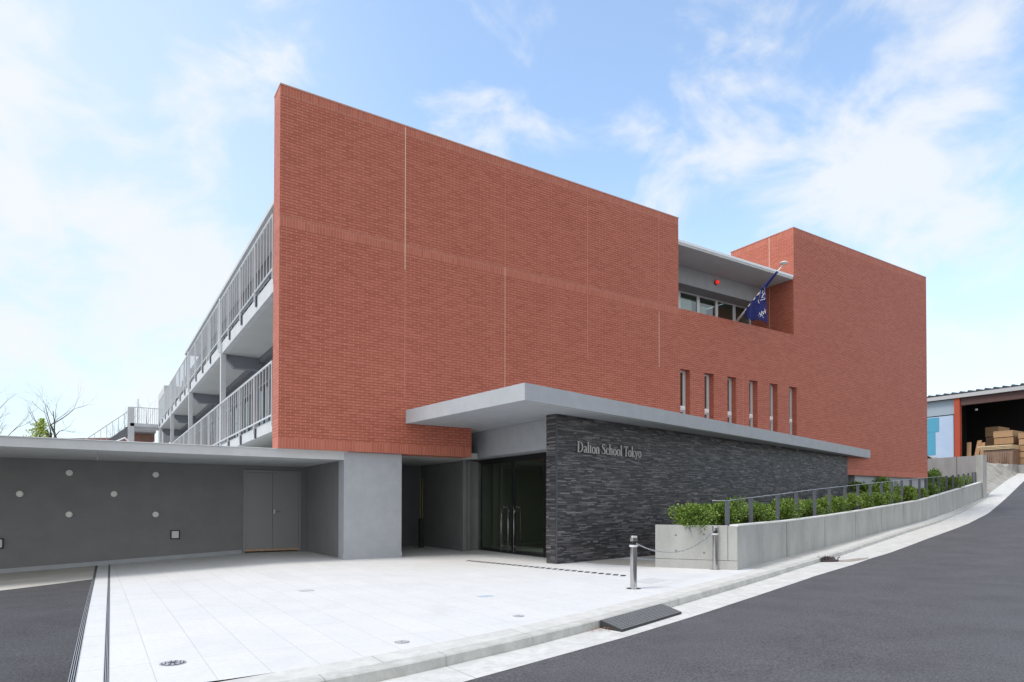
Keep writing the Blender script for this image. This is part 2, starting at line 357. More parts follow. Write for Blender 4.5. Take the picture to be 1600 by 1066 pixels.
# slate strips: every strip its own tone
m = mat('split_slate', (.05, .05, .055), .55, 0, .5); t = m.node_tree; b = t.nodes['Principled BSDF']
geo = N(t, 'ShaderNodeNewGeometry')
fn = noise(t, geo.outputs['Position'], 30, 4, .7)
f = math_n(t, 'ADD', math_n(t, 'MULTIPLY', geo.outputs['Random Per Island'], .75), math_n(t, 'MULTIPLY', fn, .3))
t.links.new(ramp(t, f, [(.10, (.018, .018, .020)), (.38, (.041, .0385, .042)), (.62, (.071, .067, .072)), (.80, (.122, .117, .124)), (1., (.26, .252, .262))]), b.inputs['Base Color'])
bump(t, b, fn, .7, .008); M['slate'] = m
# foliage
def leaf_mat(name, a, bb, c):
    m = mat(name, a, .5, 0, .4); t = m.node_tree; b = t.nodes['Principled BSDF']
    g = N(t, 'ShaderNodeNewGeometry'); oi = N(t, 'ShaderNodeObjectInfo')
    f = math_n(t, 'ADD', math_n(t, 'MULTIPLY', g.outputs['Random Per Island'], .8), math_n(t, 'MULTIPLY', oi.outputs['Random'], .2))
    t.links.new(ramp(t, f, [(0, a), (.5, bb), (1, c)]), b.inputs['Base Color'])
    b.inputs['Transmission Weight'].default_value = 0
    return m
M['leaf'] = leaf_mat('shrub_leaf', (.04, .085, .013), (.125, .215, .03), (.27, .36, .065))
M['leaf2'] = leaf_mat('yellow_green_leaf', (.24, .34, .05), (.42, .52, .10), (.62, .68, .22))
M['bark'] = noisy('bark', (.06, .05, .048), (.11, .09, .086), 6, 40, .9, .5, .01)
M['twig'] = mat('pale_twig', (.16, .11, .11), .9)

# ------------------------------------------------------------------ terrain functions (the road climbs to the right)
def interp(x, xs, ys):
    if x <= xs[0]: return ys[0]
    for a, b_, c, d in zip(xs, xs[1:], ys, ys[1:]):
        if x <= b_: return c + (d - c) * (x - a) / (b_ - a)
    return ys[-1]
def smooth(a, b_, x):
    q_ = max(0, min(1, (x - a) / (b_ - a))); return q_ * q_ * (3 - 2 * q_)
SS = [-50, 13.5, 17.5, 21.2, 24.4, 27.9, 31, 34.4, 41, 48.8, 60, 80, 120]; ZZ = [0, 0, .03, .11, .24, .40, .55, .71, 1.15, 1.92, 3.4, 5.6, 8]
def zg(u, v): return interp(u * .965 + v * .262, SS, ZZ)
def H(u, v): return zg(u, v) - .05 * max(0, min(9, 3.64 - u)) * smooth(8, 19, v)
KU = [-14, -8, -2, 1.39, 2.2, 2.87, 3.73, 5.07, 6.98, 9.41, 11.8, 13.3, 16.06, 20.5, 25.7, 33.3, 44.6, 49, 60, 80]
KV = [3.6, 3.9, 4.55, 5.07, 5.21, 5.38, 5.60, 6.02, 6.70, 7.59, 8.48, 9.03, 10.0, 11.4, 12.85, 14.8, 17.75, 18.9, 21.6, 27]
AU = [-14, -8, -2, 2.5, 5, 6.8, 9.5, 12.5, 17.4, 24.2, 28.7, 36.8, 45.8, 55.7, 70, 80]
AV = [3.05, 3.35, 3.95, 4.72, 5.42, 6.0, 6.94, 8.0, 9.5, 11.3, 12.4, 14.5, 17.0, 19.55, 23.2, 25.8]
kv = lambda u: interp(u, KU, KV)
av = lambda u: interp(u, AU, AV)
def urange(a, b_, st): 
    n = max(1, int(round((b_ - a) / st))); return [a + (b_ - a) * i / n for i in range(n + 1)]
def strip(name, us, prof, m, thick=None):
    # prof: list of functions u -> (v, z); joined across; uv.x is arc length along u
    mb = MB(); s = 0; prev = None
    for u in us:
        row = [(u, *p(u)) for p in prof]
        if prev:
            ds = math.dist(row[0], prev[0])
            for k in range(len(prof) - 1):
                mb.face([prev[k], row[k], row[k + 1], prev[k + 1]], 0, [(s, k), (s + ds, k), (s + ds, k + 1), (s, k + 1)])
            s += ds
        prev = row
    return tag(mb.build(name, m), kind='structure')

# ------------------------------------------------------------------ the ground
mb = MB()
mb.face([(-700, -700, -1.4), (900, -700, -1.4), (900, 900, -1.4), (-700, 900, -1.4)])
tag(mb.build('ground', M['ground']), kind='structure')
us = urange(-14, 80, .5)
road_z = lambda u, v: zg(u, v) - .09
strip('road', us, [lambda u: (av(u) - 14, road_z(u, av(u) - 14)), lambda u: (av(u) - 9, road_z(u, av(u) - 9)), lambda u: (av(u) - 5, road_z(u, av(u) - 5) + .03), lambda u: (av(u) - 2, road_z(u, av(u) - 2) + .02), lambda u: (av(u), road_z(u, av(u)))], M['asphalt'])
strip('gutter', urange(-14, 80, .5), [lambda u: (av(u), road_z(u, av(u)) + .003), lambda u: (kv(u) - .012, H(u, kv(u)) - (.10 if u < 44 else .10 * max(0, 1 - (u - 44) / 4)))], M['gutterrun'])
strip('kerb', urange(-14, 47, .3), [lambda u: (kv(u) - .014, H(u, kv(u)) - .13), lambda u: (kv(u) + .0, H(u, kv(u)) - .012), lambda u: (kv(u) + .02, H(u, kv(u)) + .0), lambda u: (kv(u) + .17, H(u, kv(u)))], M['kerbrun'])
strip('kerb_border', urange(-14, 47, .5), [lambda u: (kv(u) + .17, H(u, kv(u) + .17) - .001), lambda u: (kv(u) + .47, H(u, kv(u) + .47))], M['borderrun'])
PU = [11.501, 13.742, 15.272, 18.821, 21.917, 25.344, 28.285, 31.643, 45.617]
PV = [9.108, 10.003, 10.546, 11.69, 12.496, 13.438, 14.093, 14.957, 18.113]
pv = lambda u: interp(u, PU, PV)
dl = lambda v: .08 + (v - 6) * .0165       # left edge of the plaza, by the second slot drain
def grid(name, us, vmin, vmax, n, m, dz=0, zf=H):
    mb = MB(); rows = []
    for u in us:
        a, b_ = vmin(u), vmax(u); rows.append([(u, a + (b_ - a) * i / n, zf(u, a + (b_ - a) * i / n) + dz) for i in range(n + 1)])
    for r0, r1 in zip(rows, rows[1:]):
        for i in range(n): mb.face([r0[i], r1[i], r1[i + 1], r0[i + 1]])
    return tag(mb.build(name, m), kind='structure')
# plaza: skewed left edge, so built on v rows
mb = MB(); rows = []
vs_ = urange(5.5, 21, .5)
for v in vs_:
    a = dl(v) + .021; rows.append([(a + (12 - a) * i / 30, v, H(a + (12 - a) * i / 30, v)) for i in range(31)])
for r0, r1 in zip(rows, rows[1:]):
    for i in range(30):
        q4 = [r0[i], r0[i + 1], r1[i + 1], r1[i]]
        q5 = []
        for x, y, z in q4:
            yy = max(y, kv(x) + .47); q5.append((x, yy, H(x, yy)))
        if q5[0][1] < q5[3][1] - 1e-4 or q5[1][1] < q5[2][1] - 1e-4: mb.face(q5)
tag(mb.build('plaza', M['paver']), kind='structure')
grid('pavement', urange(12, 47, .5), lambda u: kv(u) + .47, lambda u: max(kv(u) + .5, pv(u) + .05), 3, M['pavement'], -.002)
# white strip between the drains, asphalt court on the left, its pale margin under the wall
d1 = lambda v: -.145 + (v - 6) * .0125
def vrows(name, ul, ur, vs, n, m, dz=0.0, clipk=.47):
    mb = MB(); rows = []
    for v in vs:
        rows.append([(ul(v) + (ur(v) - ul(v)) * i / n, v) for i in range(n + 1)])
    for r0, r1 in zip(rows, rows[1:]):
        for i in range(n):
            p4 = [(x, max(y, kv(x) + clipk)) for x, y in (r0[i], r0[i + 1], r1[i + 1], r1[i])]
            if p4[0][1] < p4[3][1] - 1e-4 or p4[1][1] < p4[2][1] - 1e-4: mb.face([(x, y, H(x, y) + dz) for x, y in p4])
    return tag(mb.build(name, m), kind='structure')
vrows('drain_border', lambda v: d1(v) + .026, lambda v: dl(v) - .021, urange(4.6, 20.1, .5), 1, M['stripstone'])
margin = lambda u: 15.95 + u * .74
mb = MB()
A = urange(-13, 0, .5)
def court(name, m, va, vb, n=12):
    mb = MB()
    for i in range(len(A) - 1):
        for j in range(n):
            def P(k, jj):
                f = jj / n
                v0_, v1_ = va(A[k]), vb(A[k]); v = v0_ + (v1_ - v0_) * f
                u = A[k] + (d1(v) - .028 - 0) * (A[k] + 13) / 13
                return (u, v, H(u, v) - .004)
            mb.face([P(i, j), P(i + 1, j), P(i + 1, j + 1), P(i, j + 1)])
    return tag(mb.build(name, m), kind='structure')
court('parking_court', M['asphalt2'], lambda u: kv(u) + .47, lambda u: margin(u) if u > -8 else margin(-8))
court('court_margin', M['pavement'], lambda u: margin(u) if u > -8 else margin(-8), lambda u: 20.05, 6)

# ------------------------------------------------------------------ school building
FV = 15.98; BK = 16.60
school = empty('school_building', (19, 16, 0), 'school building with large red brick wall, grey canopy, slate entrance wall and balconies', 'school')
def P(o, label=None):
    if label: o['label'] = label
    return o
def subpart(o, part):        # parts carry no transform, so a plain link keeps the place
    o.parent = part; o.matrix_parent_inverse = Matrix.Identity(4) if not part.parent else (Matrix.Translation(Vector(part.parent.location)) @ Matrix.Translation(-Vector(part.parent.location)))
    return o
def child(mb, name, mats, part, **k):    # a sub-part: geometry in world coordinates, part itself sits at the world origin
    o = mb.build(name, mats, None, **k); o.parent = part; o.matrix_parent_inverse = Matrix.Identity(4); return o

# brick wall as a grid of cells with real openings
wins = [17.16 + 1.238 * i for i in range(6)]
ub = sorted(set([3.63, 8.85, 12.0, 17.08, 23.68, 27.0, 34.37] + [x for w0 in wins for x in (w0, w0 + .5)]))
zb = [2.73, 3.60, 3.98, 6.17, 8.28, 11.42, 12.63]
def solid(u, z):
    if u < 3.63 or u > 34.37 or z < 2.73: return False
    if 8.85 < u < 12.0 and z < 3.60: return False
    top = 11.42 if u < 17.08 else (8.28 if u < 23.68 else 12.63)
    if z > top: return False
    if 3.98 < z < 6.17 and any(w0 < u < w0 + .5 for w0 in wins): return False
    return True
mb = MB()
for i in range(len(ub) - 1):
    for j in range(len(zb) - 1):
        u0, u1, z0, z1 = ub[i], ub[i + 1], zb[j], zb[j + 1]; uc, zc = (u0 + u1) / 2, (z0 + z1) / 2
        if not solid(uc, zc): continue
        mb.face([(u0, FV, z0), (u1, FV, z0), (u1, FV, z1), (u0, FV, z1)])
        mb.face([(u1, BK, z0), (u0, BK, z0), (u0, BK, z1), (u1, BK, z1)])
        L = i == 0 or not solid((ub[i - 1] + u0) / 2, zc); Rr = i == len(ub) - 2 or not solid((ub[i + 1] + ub[i + 2]) / 2, zc)
        D = j == 0 or not solid(uc, (zb[j - 1] + z0) / 2); T = j == len(zb) - 2 or not solid(uc, (z1 + zb[j + 2]) / 2 if j + 2 < len(zb) else 99)
        if L: mb.face([(u0, BK, z0), (u0, FV, z0), (u0, FV, z1), (u0, BK, z1)])
        if Rr: mb.face([(u1, FV, z0), (u1, BK, z0), (u1, BK, z1), (u1, FV, z1)])
        if D: mb.face([(u0, BK, z0), (u1, BK, z0), (u1, FV, z0), (u0, FV, z0)])
        if T: mb.face([(u0, FV, z1), (u1, FV, z1), (u1, BK, z1), (u0, BK, z1)])
wall = mb.build('brick_wall', M['brick'], school)
# sealant joints, 3 mm proud
for u, z0, z1, hw, ms in [(6.835, 7.6, 11.40, .0085, 'sealant'), (6.835, 4.2, 7.59, .005, 'sealant2'), (9.95, 8.3, 11.40, .005, 'sealant2'), (9.95, 4.0, 8.29, .0055, 'sealant'), (13.01, 6.0, 11.40, .005, 'sealant2'), (16.14, 6.1, 8.0, .007, 'sealant'), (16.14, 8.3, 11.4, .005, 'sealant2'), (20.52, 3.95, 6.4, .005, 'sealant2')]:
    child(MB().box(u - hw, u + hw, FV - .003, FV + .01, z0, z1), 'expansion_joint', M[ms], wall)
child(MB().box(3.64, 17.07, FV - .002, FV + .01, 8.292, 8.301), 'expansion_joint', M['sealant2'], wall)
# coping
mb = MB(); mb.box(3.62, 17.09, FV - .01, BK + .01, 11.421, 11.455); mb.box(23.67, 34.38, FV - .01, BK + .01, 12.631, 12.665)
mb.build('coping', mat('brick_red_coping', (.50, .26, .20), .5), school)
# brick tower behind the right hand wall: its left flank and right side
mb = MB(); mb.box(23.68, 34.37, BK + .001, 19.06, 2.4, 12.63)
tw = mb.build('brick_tower', M['brick'], school)
child(MB().box(23.677, 23.69, 17.10, 17.118, 8.3, 12.62), 'expansion_joint', M['sealant'], tw)
child(MB().box(23.66, 34.39, BK + .012, 19.08, 12.631, 12.665), 'coping', bpy.data.materials['brick_red_coping'], tw)
# slit windows
for i, w0 in enumerate(wins):
    fr = MB(); y0, y1 = 16.20, 16.27
    for a, b_, c, d in ((w0 + .002, w0 + .05, 3.98, 6.168), (w0 + .37, w0 + .498, 3.98, 6.168), (w0 + .05, w0 + .37, 6.10, 6.168), (w0 + .05, w0 + .37, 4.70, 4.76)):
        fr.box(a, b_, y0, y1, c, d)
    f_ = fr.build('window', M['railmetal'], school)
    child(MB().box(w0 + .05, w0 + .37, 16.225, 16.235, 4.76, 6.10).box(w0 + .05, w0 + .37, 16.225, 16.235, 3.99, 4.70), 'pane', M['winglass'], f_)
    child(MB().box(w0 + .14, w0 + .40, 16.13, 16.199, 4.76, 4.90).box(w0 + .20, w0 + .34, 16.112, 16.129, 4.81, 4.85), 'opener', M['white'], f_)
    child(MB().box(w0 + .001, w0 + .499, 16.30, 16.32, 3.98, 6.169), 'blind', M['slitblind'], f_)
# concrete pillar below the brick, base wall on the right
pl = MB().box(5.27, 6.83, 16.13, 16.58, -.15, 2.729)
pillar = pl.build('concrete_pillar', M['spray'], school, bevel=.012)
child(MB().box(5.262, 6.838, 16.122, 16.30, -.15, .14), 'plinth', M['spray'], pillar)
mb = MB(); mb.box(28.2, 34.3, 16.10, 16.5, 0, 2.729); mb.box(8.9 + 18.0, 28.2, 16.9, 17.1, 0, 2.73)
mb.build('base_wall', M['spray'], school)
# recess under the brick: walls and ceiling
mb = MB()
mb.box(5.36, 9.4, 16.601, 20.6, 2.732, 2.90)                    # ceiling
mb.build('recess_ceiling', M['soffit'], school)
mb = MB()
mb.box(9.40, 9.60, 17.40, 20.60, -.1, 2.731)
mb.box(9.601, 9.97, 17.55, 17.75, -.1, 2.731)
mb.box(9.30, 9.399, 17.30, 17.45, -.1, 2.73)
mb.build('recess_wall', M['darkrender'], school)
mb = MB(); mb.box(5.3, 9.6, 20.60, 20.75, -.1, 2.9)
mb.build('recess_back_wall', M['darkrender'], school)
# bulkhead over the entrance doors
mb = MB(); mb.box(9.45, 9.93, 12.76, 18.69, 2.78, 3.525)
mb.build('bulkhead', M['spray'], school)
# lobby behind the doors
mb = MB()
mb.box(14.5, 14.6, 14.0, 19, -.05, 3.2); mb.box(10.1, 14.5, 19.0, 19.1, -.05, 3.2); mb.prism([(9.96, 12.95), (14.5, 13.85), (14.5, 19), (9.96, 19)], 2.79, 2.86)
mb.hexa([(10.1, 12.95, 0), (14.5, 13.82, 0), (14.5, 13.9, 0), (10.1, 13.03, 0), (10.1, 12.95, 2.785), (14.5, 13.82, 2.785), (14.5, 13.9, 2.785), (10.1, 13.03, 2.785)])
mb.build('lobby_wall', M['interior'], school)
mb = MB(); mb.prism([(10.05, 12.95), (14.5, 13.8), (14.5, 19), (10.05, 19)], .004, .010)
mb.build('lobby_floor', mat('lobby_floor', (.22, .21, .19), .25), school)
child(MB().box(10.9, 11.6, 14.4, 15.1, 2.765, 2.789), 'ceiling_light', M['glow'], school.children[-1])
# entrance doors: fixed leaf and two sliding leaves with long steel pulls
def door(v0, v1, handles):
    f_ = MB(); U0, U1 = 9.985, 10.04
    f_.box(U0, U1, v0, v0 + .06, .012, 2.77).box(U0, U1, v1 - .06, v1, .012, 2.77).box(U0 + .002, U1 - .002, v0 + .06, v1 - .06, 2.62, 2.77).box(U0 + .002, U1 - .002, v0 + .06, v1 - .06, .012, .10)
    d = f_.build('entrance_door', M['blackgloss'], school)
    child(MB().box(10.008, 10.018, v0 + .06, v1 - .06, .10, 2.62), 'glass_pane', M['glass'], d)
    for hv in handles:
        child(MB().tube([(9.90, hv, .06), (9.90, hv, 1.36)], .011, 10).tube([(9.905, hv, .22), (9.99, hv, .22)], .01, 6).tube([(9.905, hv, 1.22), (9.99, hv, 1.22)], .01, 6), 'handle', M['steel'], d, smooth=True)
        child(MB().box(9.955, 9.984, hv - .035, hv + .035, 1.30, 1.35), 'lock', M['steel'], d)
door(15.62, 17.50, [16.10, 15.72]); door(14.05, 15.61, [15.42]); door(12.98, 14.04, [])
mb = MB(); mb.box(9.96, 10.0, 17.501, 17.549, .0, 2.78); mb.box(9.88, 9.957, 17.44, 17.54, 2.70, 2.77)
mb.build('door_jamb', M['steel'], school)
# canopy
can = MB(); cpoly = [(7.378, 11.08), (29.245, 15.976), (6.87, 15.976)]
can.prism([(7.378, 11.08), (29.245, 15.978), (6.872, 15.978)], 3.53, 3.883)
canopy = can.build('canopy', [M['spray']], school)
child(MB().prism([(8.86, 15.979), (11.99, 15.979), (11.99, 18.3), (8.86, 18.3)], 3.531, 3.70), 'inner_soffit', M['soffit'], canopy)
# drip groove lines and white top flashing
child(MB().prism([(7.378 + .10, 11.10 + .09), (28.9, 15.90), (28.75, 15.90), (7.47, 11.24)], 3.522, 3.529), 'drip_edge', M['soffit'], canopy)
# slate wall of stacked strips
SD = Vector((math.cos(R(11.24)), math.sin(R(11.24)), 0)); SN = Vector((SD.y, -SD.x, 0)); SO = Vector((9.106, 12.344, 0))
def sp_(t_, n_, z): p = SO + SD * t_ + SN * n_; return (p.x, p.y, z)
core = MB(); core.hexa([sp_(.01, -.02, -.1), sp_(18.75, -.02, -.1), sp_(18.75, -.30, -.1), sp_(.01, -.30, -.1), sp_(.01, -.02, 3.528), sp_(18.75, -.02, 3.528), sp_(18.75, -.30, 3.528), sp_(.01, -.30, 3.528)])
slate_core = core.build('slate_wall', M['darkmetal'], school)
cl = MB(); z = -.02; rnd = random.Random(3)
while z < 3.5:
    h_ = rnd.choice([.018, .022, .027, .034]); 
    if z + h_ > 3.49: h_ = 3.526 - z
    t0 = 0.0
    while t0 < 18.74:
        l = rnd.uniform(.10, .42); t1 = min(t0 + l, 18.75)
        if 18.75 - t1 < .1: t1 = 18.75
        d_ = rnd.uniform(.0, .013) + (.007 if rnd.random() < .06 else 0)
        cl.hexa([sp_(t0, d_, z), sp_(t1 - .001, d_, z), sp_(t1 - .001, -.019, z), sp_(t0, -.019, z), sp_(t0, d_, z + h_ - .002), sp_(t1 - .001, d_, z + h_ - .002), sp_(t1 - .001, -.019, z + h_ - .002), sp_(t0, -.019, z + h_ - .002)])
        t0 = t1
    # short return on the end of the wall
    n0 = -.02
    while n0 > -.31:
        n1 = max(n0 - rnd.uniform(.12, .3), -.31)
        if n1 + .31 < .06: n1 = -.31
        e_ = -rnd.uniform(.0, .02) - .001
        cl.hexa([sp_(e_, n0, z), sp_(.009, n0, z), sp_(.009, n1 + .001, z), sp_(e_, n1 + .001, z), sp_(e_, n0, z + h_ - .002), sp_(.009, n0, z + h_ - .002), sp_(.009, n1 + .001, z + h_ - .002), sp_(e_, n1 + .001, z + h_ - .002)])
        n0 = n1
    z += h_
child(cl, 'slate_cladding', M['slate'], slate_core)
child(MB().hexa([sp_(-.004, .028, 0), sp_(.012, .028, 0), sp_(.012, -.02, 0), sp_(-.004, -.02, 0), sp_(-.004, .028, 3.52), sp_(.012, .028, 3.52), sp_(.012, -.02, 3.52), sp_(-.004, -.02, 3.52)]), 'corner_trim', M['darkmetal'], slate_core)

# roof, balcony side, terrace
roof = MB().prism([(4.47, 16.601), (17.08, 16.601), (17.08, 16.0), (23.66, 16.0), (23.66, 44), (4.47, 44)], 10.53, 10.66).build('roof', M['slab'], school)
child(MB().prism([(17.09, 15.985), (23.665, 15.985), (23.665, 15.998), (17.09, 15.998)], 10.61, 10.70), 'flashing', M['railmetal'], roof)
mb = MB()
mb.box(17.09, 23.67, 17.40, 17.6, 9.87, 10.529)                  # fascia of the terrace
mb.box(17.09, 23.67, 17.601, 18.05, 9.87, 9.95)
fas = mb.build('terrace_fascia', M['spray'], school)
lamp = MB(); lamp.tube([(20.70, 17.399, 10.25), (20.70, 17.34, 10.25)], .10, 20); 
lb = lamp.build('fire_lamp', M['darkmetal'], school)
child(MB().lathe([(.0, 0), (.001, 0)], (0, 0, -50), 3), 'lens', M['red'], lb) if False else None
dm = MB(); prof = [(.085, 0), (.08, .04), (.06, .075), (.03, .095), (.005, .10)]
for (r0, y0), (r1, y1) in zip(prof, prof[1:]):
    for j in range(20):
        a0, a1 = 2 * math.pi * j / 20, 2 * math.pi * (j + 1) / 20
        dm.face([(20.70 + r0 * math.cos(a0), 17.339 - y0, 10.25 + r0 * math.sin(a0)), (20.70 + r0 * math.cos(a1), 17.339 - y0, 10.25 + r0 * math.sin(a1)),
                 (20.70 + r1 * math.cos(a1), 17.339 - y1, 10.25 + r1 * math.sin(a1)), (20.70 + r1 * math.cos(a0), 17.339 - y1, 10.25 + r1 * math.sin(a0))])
child(dm, 'lens', M['red'], lb, smooth=True)
for k in range(6):
    u0 = 17.10 + 1.1 * k; u0 -= 0.0
    f_ = MB(); a, b_ = u0, min(u0 + 1.09, 23.66)
    f_.box(a, a + .05, 18.0, 18.07, 7.3, 9.86).box(b_ - .09, b_, 18.0, 18.07, 7.3, 9.86).box(a + .05, b_ - .09, 18.002, 18.068, 9.80, 9.86).box(a + .05, b_ - .09, 18.002, 18.068, 7.3, 7.36)
    f_ = f_.build('terrace_window', M['railmetal'], school)
    child(MB().box(a + .05, b_ - .09, 18.03, 18.04, 7.36, 9.80), 'pane', M['winglass'], f_)
MB().box(19.25, 20.12, 18.12, 18.14, 8.95, 9.66).build('window_screen', M['white'], school); MB().box(20.62, 20.98, 18.12, 18.14, 8.6, 9.5).build('window_screen', M['white'], school)  # added white boards stand in for the bright reflections in the panes
mb = MB(); mb.box(17.09, 23.67, 16.601, 18.6, 7.0, 7.28); mb.build('terrace_floor', M['slab'], school)
mb = MB(); mb.box(17.05, 23.66, 22.5, 22.6, 7.28, 10.5); mb.box(17.09, 23.66, 18.6, 22.5, 7.27, 7.29); mb.box(23.55, 23.66, 18.1, 22.4, 7.3, 10.4); mb.box(16.95, 17.08, 16.601, 22.4, 7.3, 10.529)
mb.box(17.1, 23.5, 18.1, 22.4, 10.40, 10.44)
mb.build('classroom_wall', M['roomwall'], school)
# body of the building behind the balconies
body = MB(); 
body.box(5.26, 8.7, 16.62, 20.55, 2.95, 10.52); body.box(8.701, 16.9, 18.7, 20.55, 3.6, 10.52)
body.box(5.26, 16.9, 20.56, 53.4, -.2, 10.52)
body.box(17.0, 34.3, 22.7, 53.4, 0, 10.50)
body.box(17.0, 23.6, 18.7, 22.6, 0, 6.98)
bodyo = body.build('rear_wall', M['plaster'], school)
for fl, (z0, z1) in enumerate(((3.64, 5.9), (7.28, 9.6))):
    v = 17.4; k = 0
    while v < 52:
        wd = 1.75
        f_ = MB(); 
        f_.box(5.19, 5.259, v, v + .06, z0, z1).box(5.19, 5.259, v + wd - .06, v + wd, z0, z1).box(5.192, 5.257, v + .06, v + wd - .06, z1 - .06, z1).box(5.192, 5.257, v + wd / 2 - .03, v + wd / 2 + .03, z0, z1 - .06)
        f_ = f_.build('balcony_door', M['balframe'], school)
        child(MB().box(5.225, 5.235, v + .06, v + wd - .06, z0, z1 - .07), 'pane', M['balglass'], f_)
        if k % 3 == 1: child(MB().box(5.24, 5.255, v + .1, v + wd * .6, z0, z1 - .1), 'curtain', M['curtain'], f_)
        v += 2.34 if k % 4 != 3 else 2.9; k += 1
def deck(z0, z1, zr0, zr1, vend):
    d = MB(); d.box(3.80, 5.259, 16.601, vend, z0, z1)
    o = d.build('balcony_deck', M['slab'], school)
    child(MB().box(3.96, 5.24, 16.7, vend - .1, z0 - .006, z0 - .001), 'soffit', M['soffit'], o)
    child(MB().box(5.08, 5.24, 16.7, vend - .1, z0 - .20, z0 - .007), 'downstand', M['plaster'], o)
    # railing panels between posts
    posts = [17.15, 19.40, 21.60, 23.75, 25.95]
    while posts[-1] + 2.2 < vend + .8: posts.append(posts[-1] + 2.2)
    for a, b_ in zip(posts, posts[1:]):
        r = MB(); r.tube([(3.74, a, zr1), (3.74, b_ - .01, zr1)], .028, 6).tube([(3.74, a, zr0), (3.74, b_ - .01, zr0)], .022, 6)
        n = 6
        for i in range(1, n):
            y = a + (b_ - a) * i / n; r.box(3.730, 3.750, y - .008, y + .008, zr0, zr1 - .01)
        child(r, 'railing', M['railmetal'], o)
    for p in posts:
        child(MB().box(3.715, 3.765, p - .02, p + .02, zr0 - .28, zr1), 'rail_post', M['railmetal'], o)
        child(MB().box(3.755, 3.80, p - .06, p + .06, zr0 - .40, zr0 - .12), 'bracket', M['darkmetal'], o)
    return o
deck(6.87, 7.27, 7.40, 8.785, 53.0)
deck(3.27, 3.57, 3.66, 5.02, 62.0)
for v in (25.5, 35.1, 44.1, 52.5):
    c_ = MB().box(3.76, 3.93, v - .10, v + .10, 2.6, 6.869)
    c_.build('balcony_column', M['slab'], school)
    # slim upper continuation carrying the handrail and the roof edge
    MB().box(3.70, 3.78, v - .05, v + .05, 6.9, 8.85).build('upper_post', M['railmetal'], school)
    MB().box(4.22, 5.25, v, v + .35, 6.42, 6.863).hexa([(3.97, v, 6.70), (4.22, v, 6.42), (4.22, v + .35, 6.42), (3.97, v + .35, 6.70), (3.97, v, 6.863), (4.22, v, 6.863), (4.22, v + .35, 6.863), (3.97, v + .35, 6.863)]).build('balcony_beam', M['beamgrey'], school)
    MB().box(3.95, 5.25, v, v + .3, 3.0, 3.262).build('balcony_beam', M['beamgrey'], school)
    MB().box(4.55, 4.70, v - .1, v + .1, 7.28, 10.529).build('roof_post', M['slab'], school) if v > 30 else None
# rear block and its sloped parts
mb = MB(); mb.box(4.2, 9.0, 54.5, 60, 0, 10.3); mb.build('rear_block', M['slab'], school)
mb = MB(); mb.box(4.195, 4.2, 55, 59, 8, 9.5).box(4.6, 5.6, 54.48, 54.5, 7.5, 9.4); mb.build('rear_window', M['winglass'], school)

# ------------------------------------------------------------------ outside stair far behind
st = empty('outside_stair', (2.5, 54, 2.7), 'grey outside stair with landing and railings at the far end of the balconies', 'stair')
MB().box(2.0, 4.15, 53.2, 55.4, 7.0, 7.22).build('landing', M['slab'], st)
MB().box(1.85, 2.25, 53.2, 53.5, 0, 8.35).build('post', M['slab'], st)
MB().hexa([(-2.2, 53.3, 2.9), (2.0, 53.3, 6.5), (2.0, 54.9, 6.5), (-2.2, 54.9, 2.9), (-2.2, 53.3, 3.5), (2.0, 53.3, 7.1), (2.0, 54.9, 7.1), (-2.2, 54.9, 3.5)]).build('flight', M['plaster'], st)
r = MB(); 
for i in range(13):
    f = i / 12; x = -2.2 + 4.2 * f; z_ = 3.5 + 3.6 * f; r.box(x - .015, x + .015, 53.28, 53.31, z_, z_ + 1.05)
r.tube([(-2.2, 53.29, 4.55), (2.0, 53.29, 8.15)], .03, 6)
for i in range(14):
    x = 2.3 + i * .135; r.box(x - .012, x + .012, 53.22, 53.25, 7.22, 8.35)
r.tube([(2.2, 53.23, 8.35), (4.1, 53.23, 8.35)], .025, 6)
r.build('railing', M['galv'], st)
for k, (x, h_) in enumerate(((2.55, 9.2), (3.95, 9.0))): MB().tube([(x, 55, 7.2), (x, 55, h_)], .03, 6).build('pole', M['galv'], st)
# low brick building glimpsed beneath the stair
sb = empty('small_building', (3, 64, 0), 'small building with brownish red wall and grey roof glimpsed under the outside stair', 'building')
MB().box(1.6, 4.1, 62, 66, 0, 7.35).build('wall', noisy('brown_brick_far', (.20, .10, .075), (.28, .15, .11), 3, 20), sb)
MB().prism([(1.9, 60.5), (4.1, 60.5), (4.1, 67), (1.9, 67)], 7.36, lambda x, y: 7.5 + (x - .2) * .10).build('roof', M['oldconcrete'], sb)
hb = empty('pinkish_house', (-1, 84, 0), 'distant pinkish house roof low between the bare branches on the left', 'house')
MB().box(-3.3, 2.6, 82, 90, 0, 8.35).build('wall', noisy('pink_render', (.42, .27, .26), (.52, .36, .34), 2, 20), hb)
MB().prism([(-3.6, 81.6), (2.5, 81.6), (2.5, 90.4), (-3.6, 90.4)], 8.36, lambda x, y: 8.55 + (.5 if 84 < y < 95 else 0) + .08 * x).build('roof', noisy('red_tile_far', (.36, .19, .17), (.46, .28, .26), 3, 20), hb)

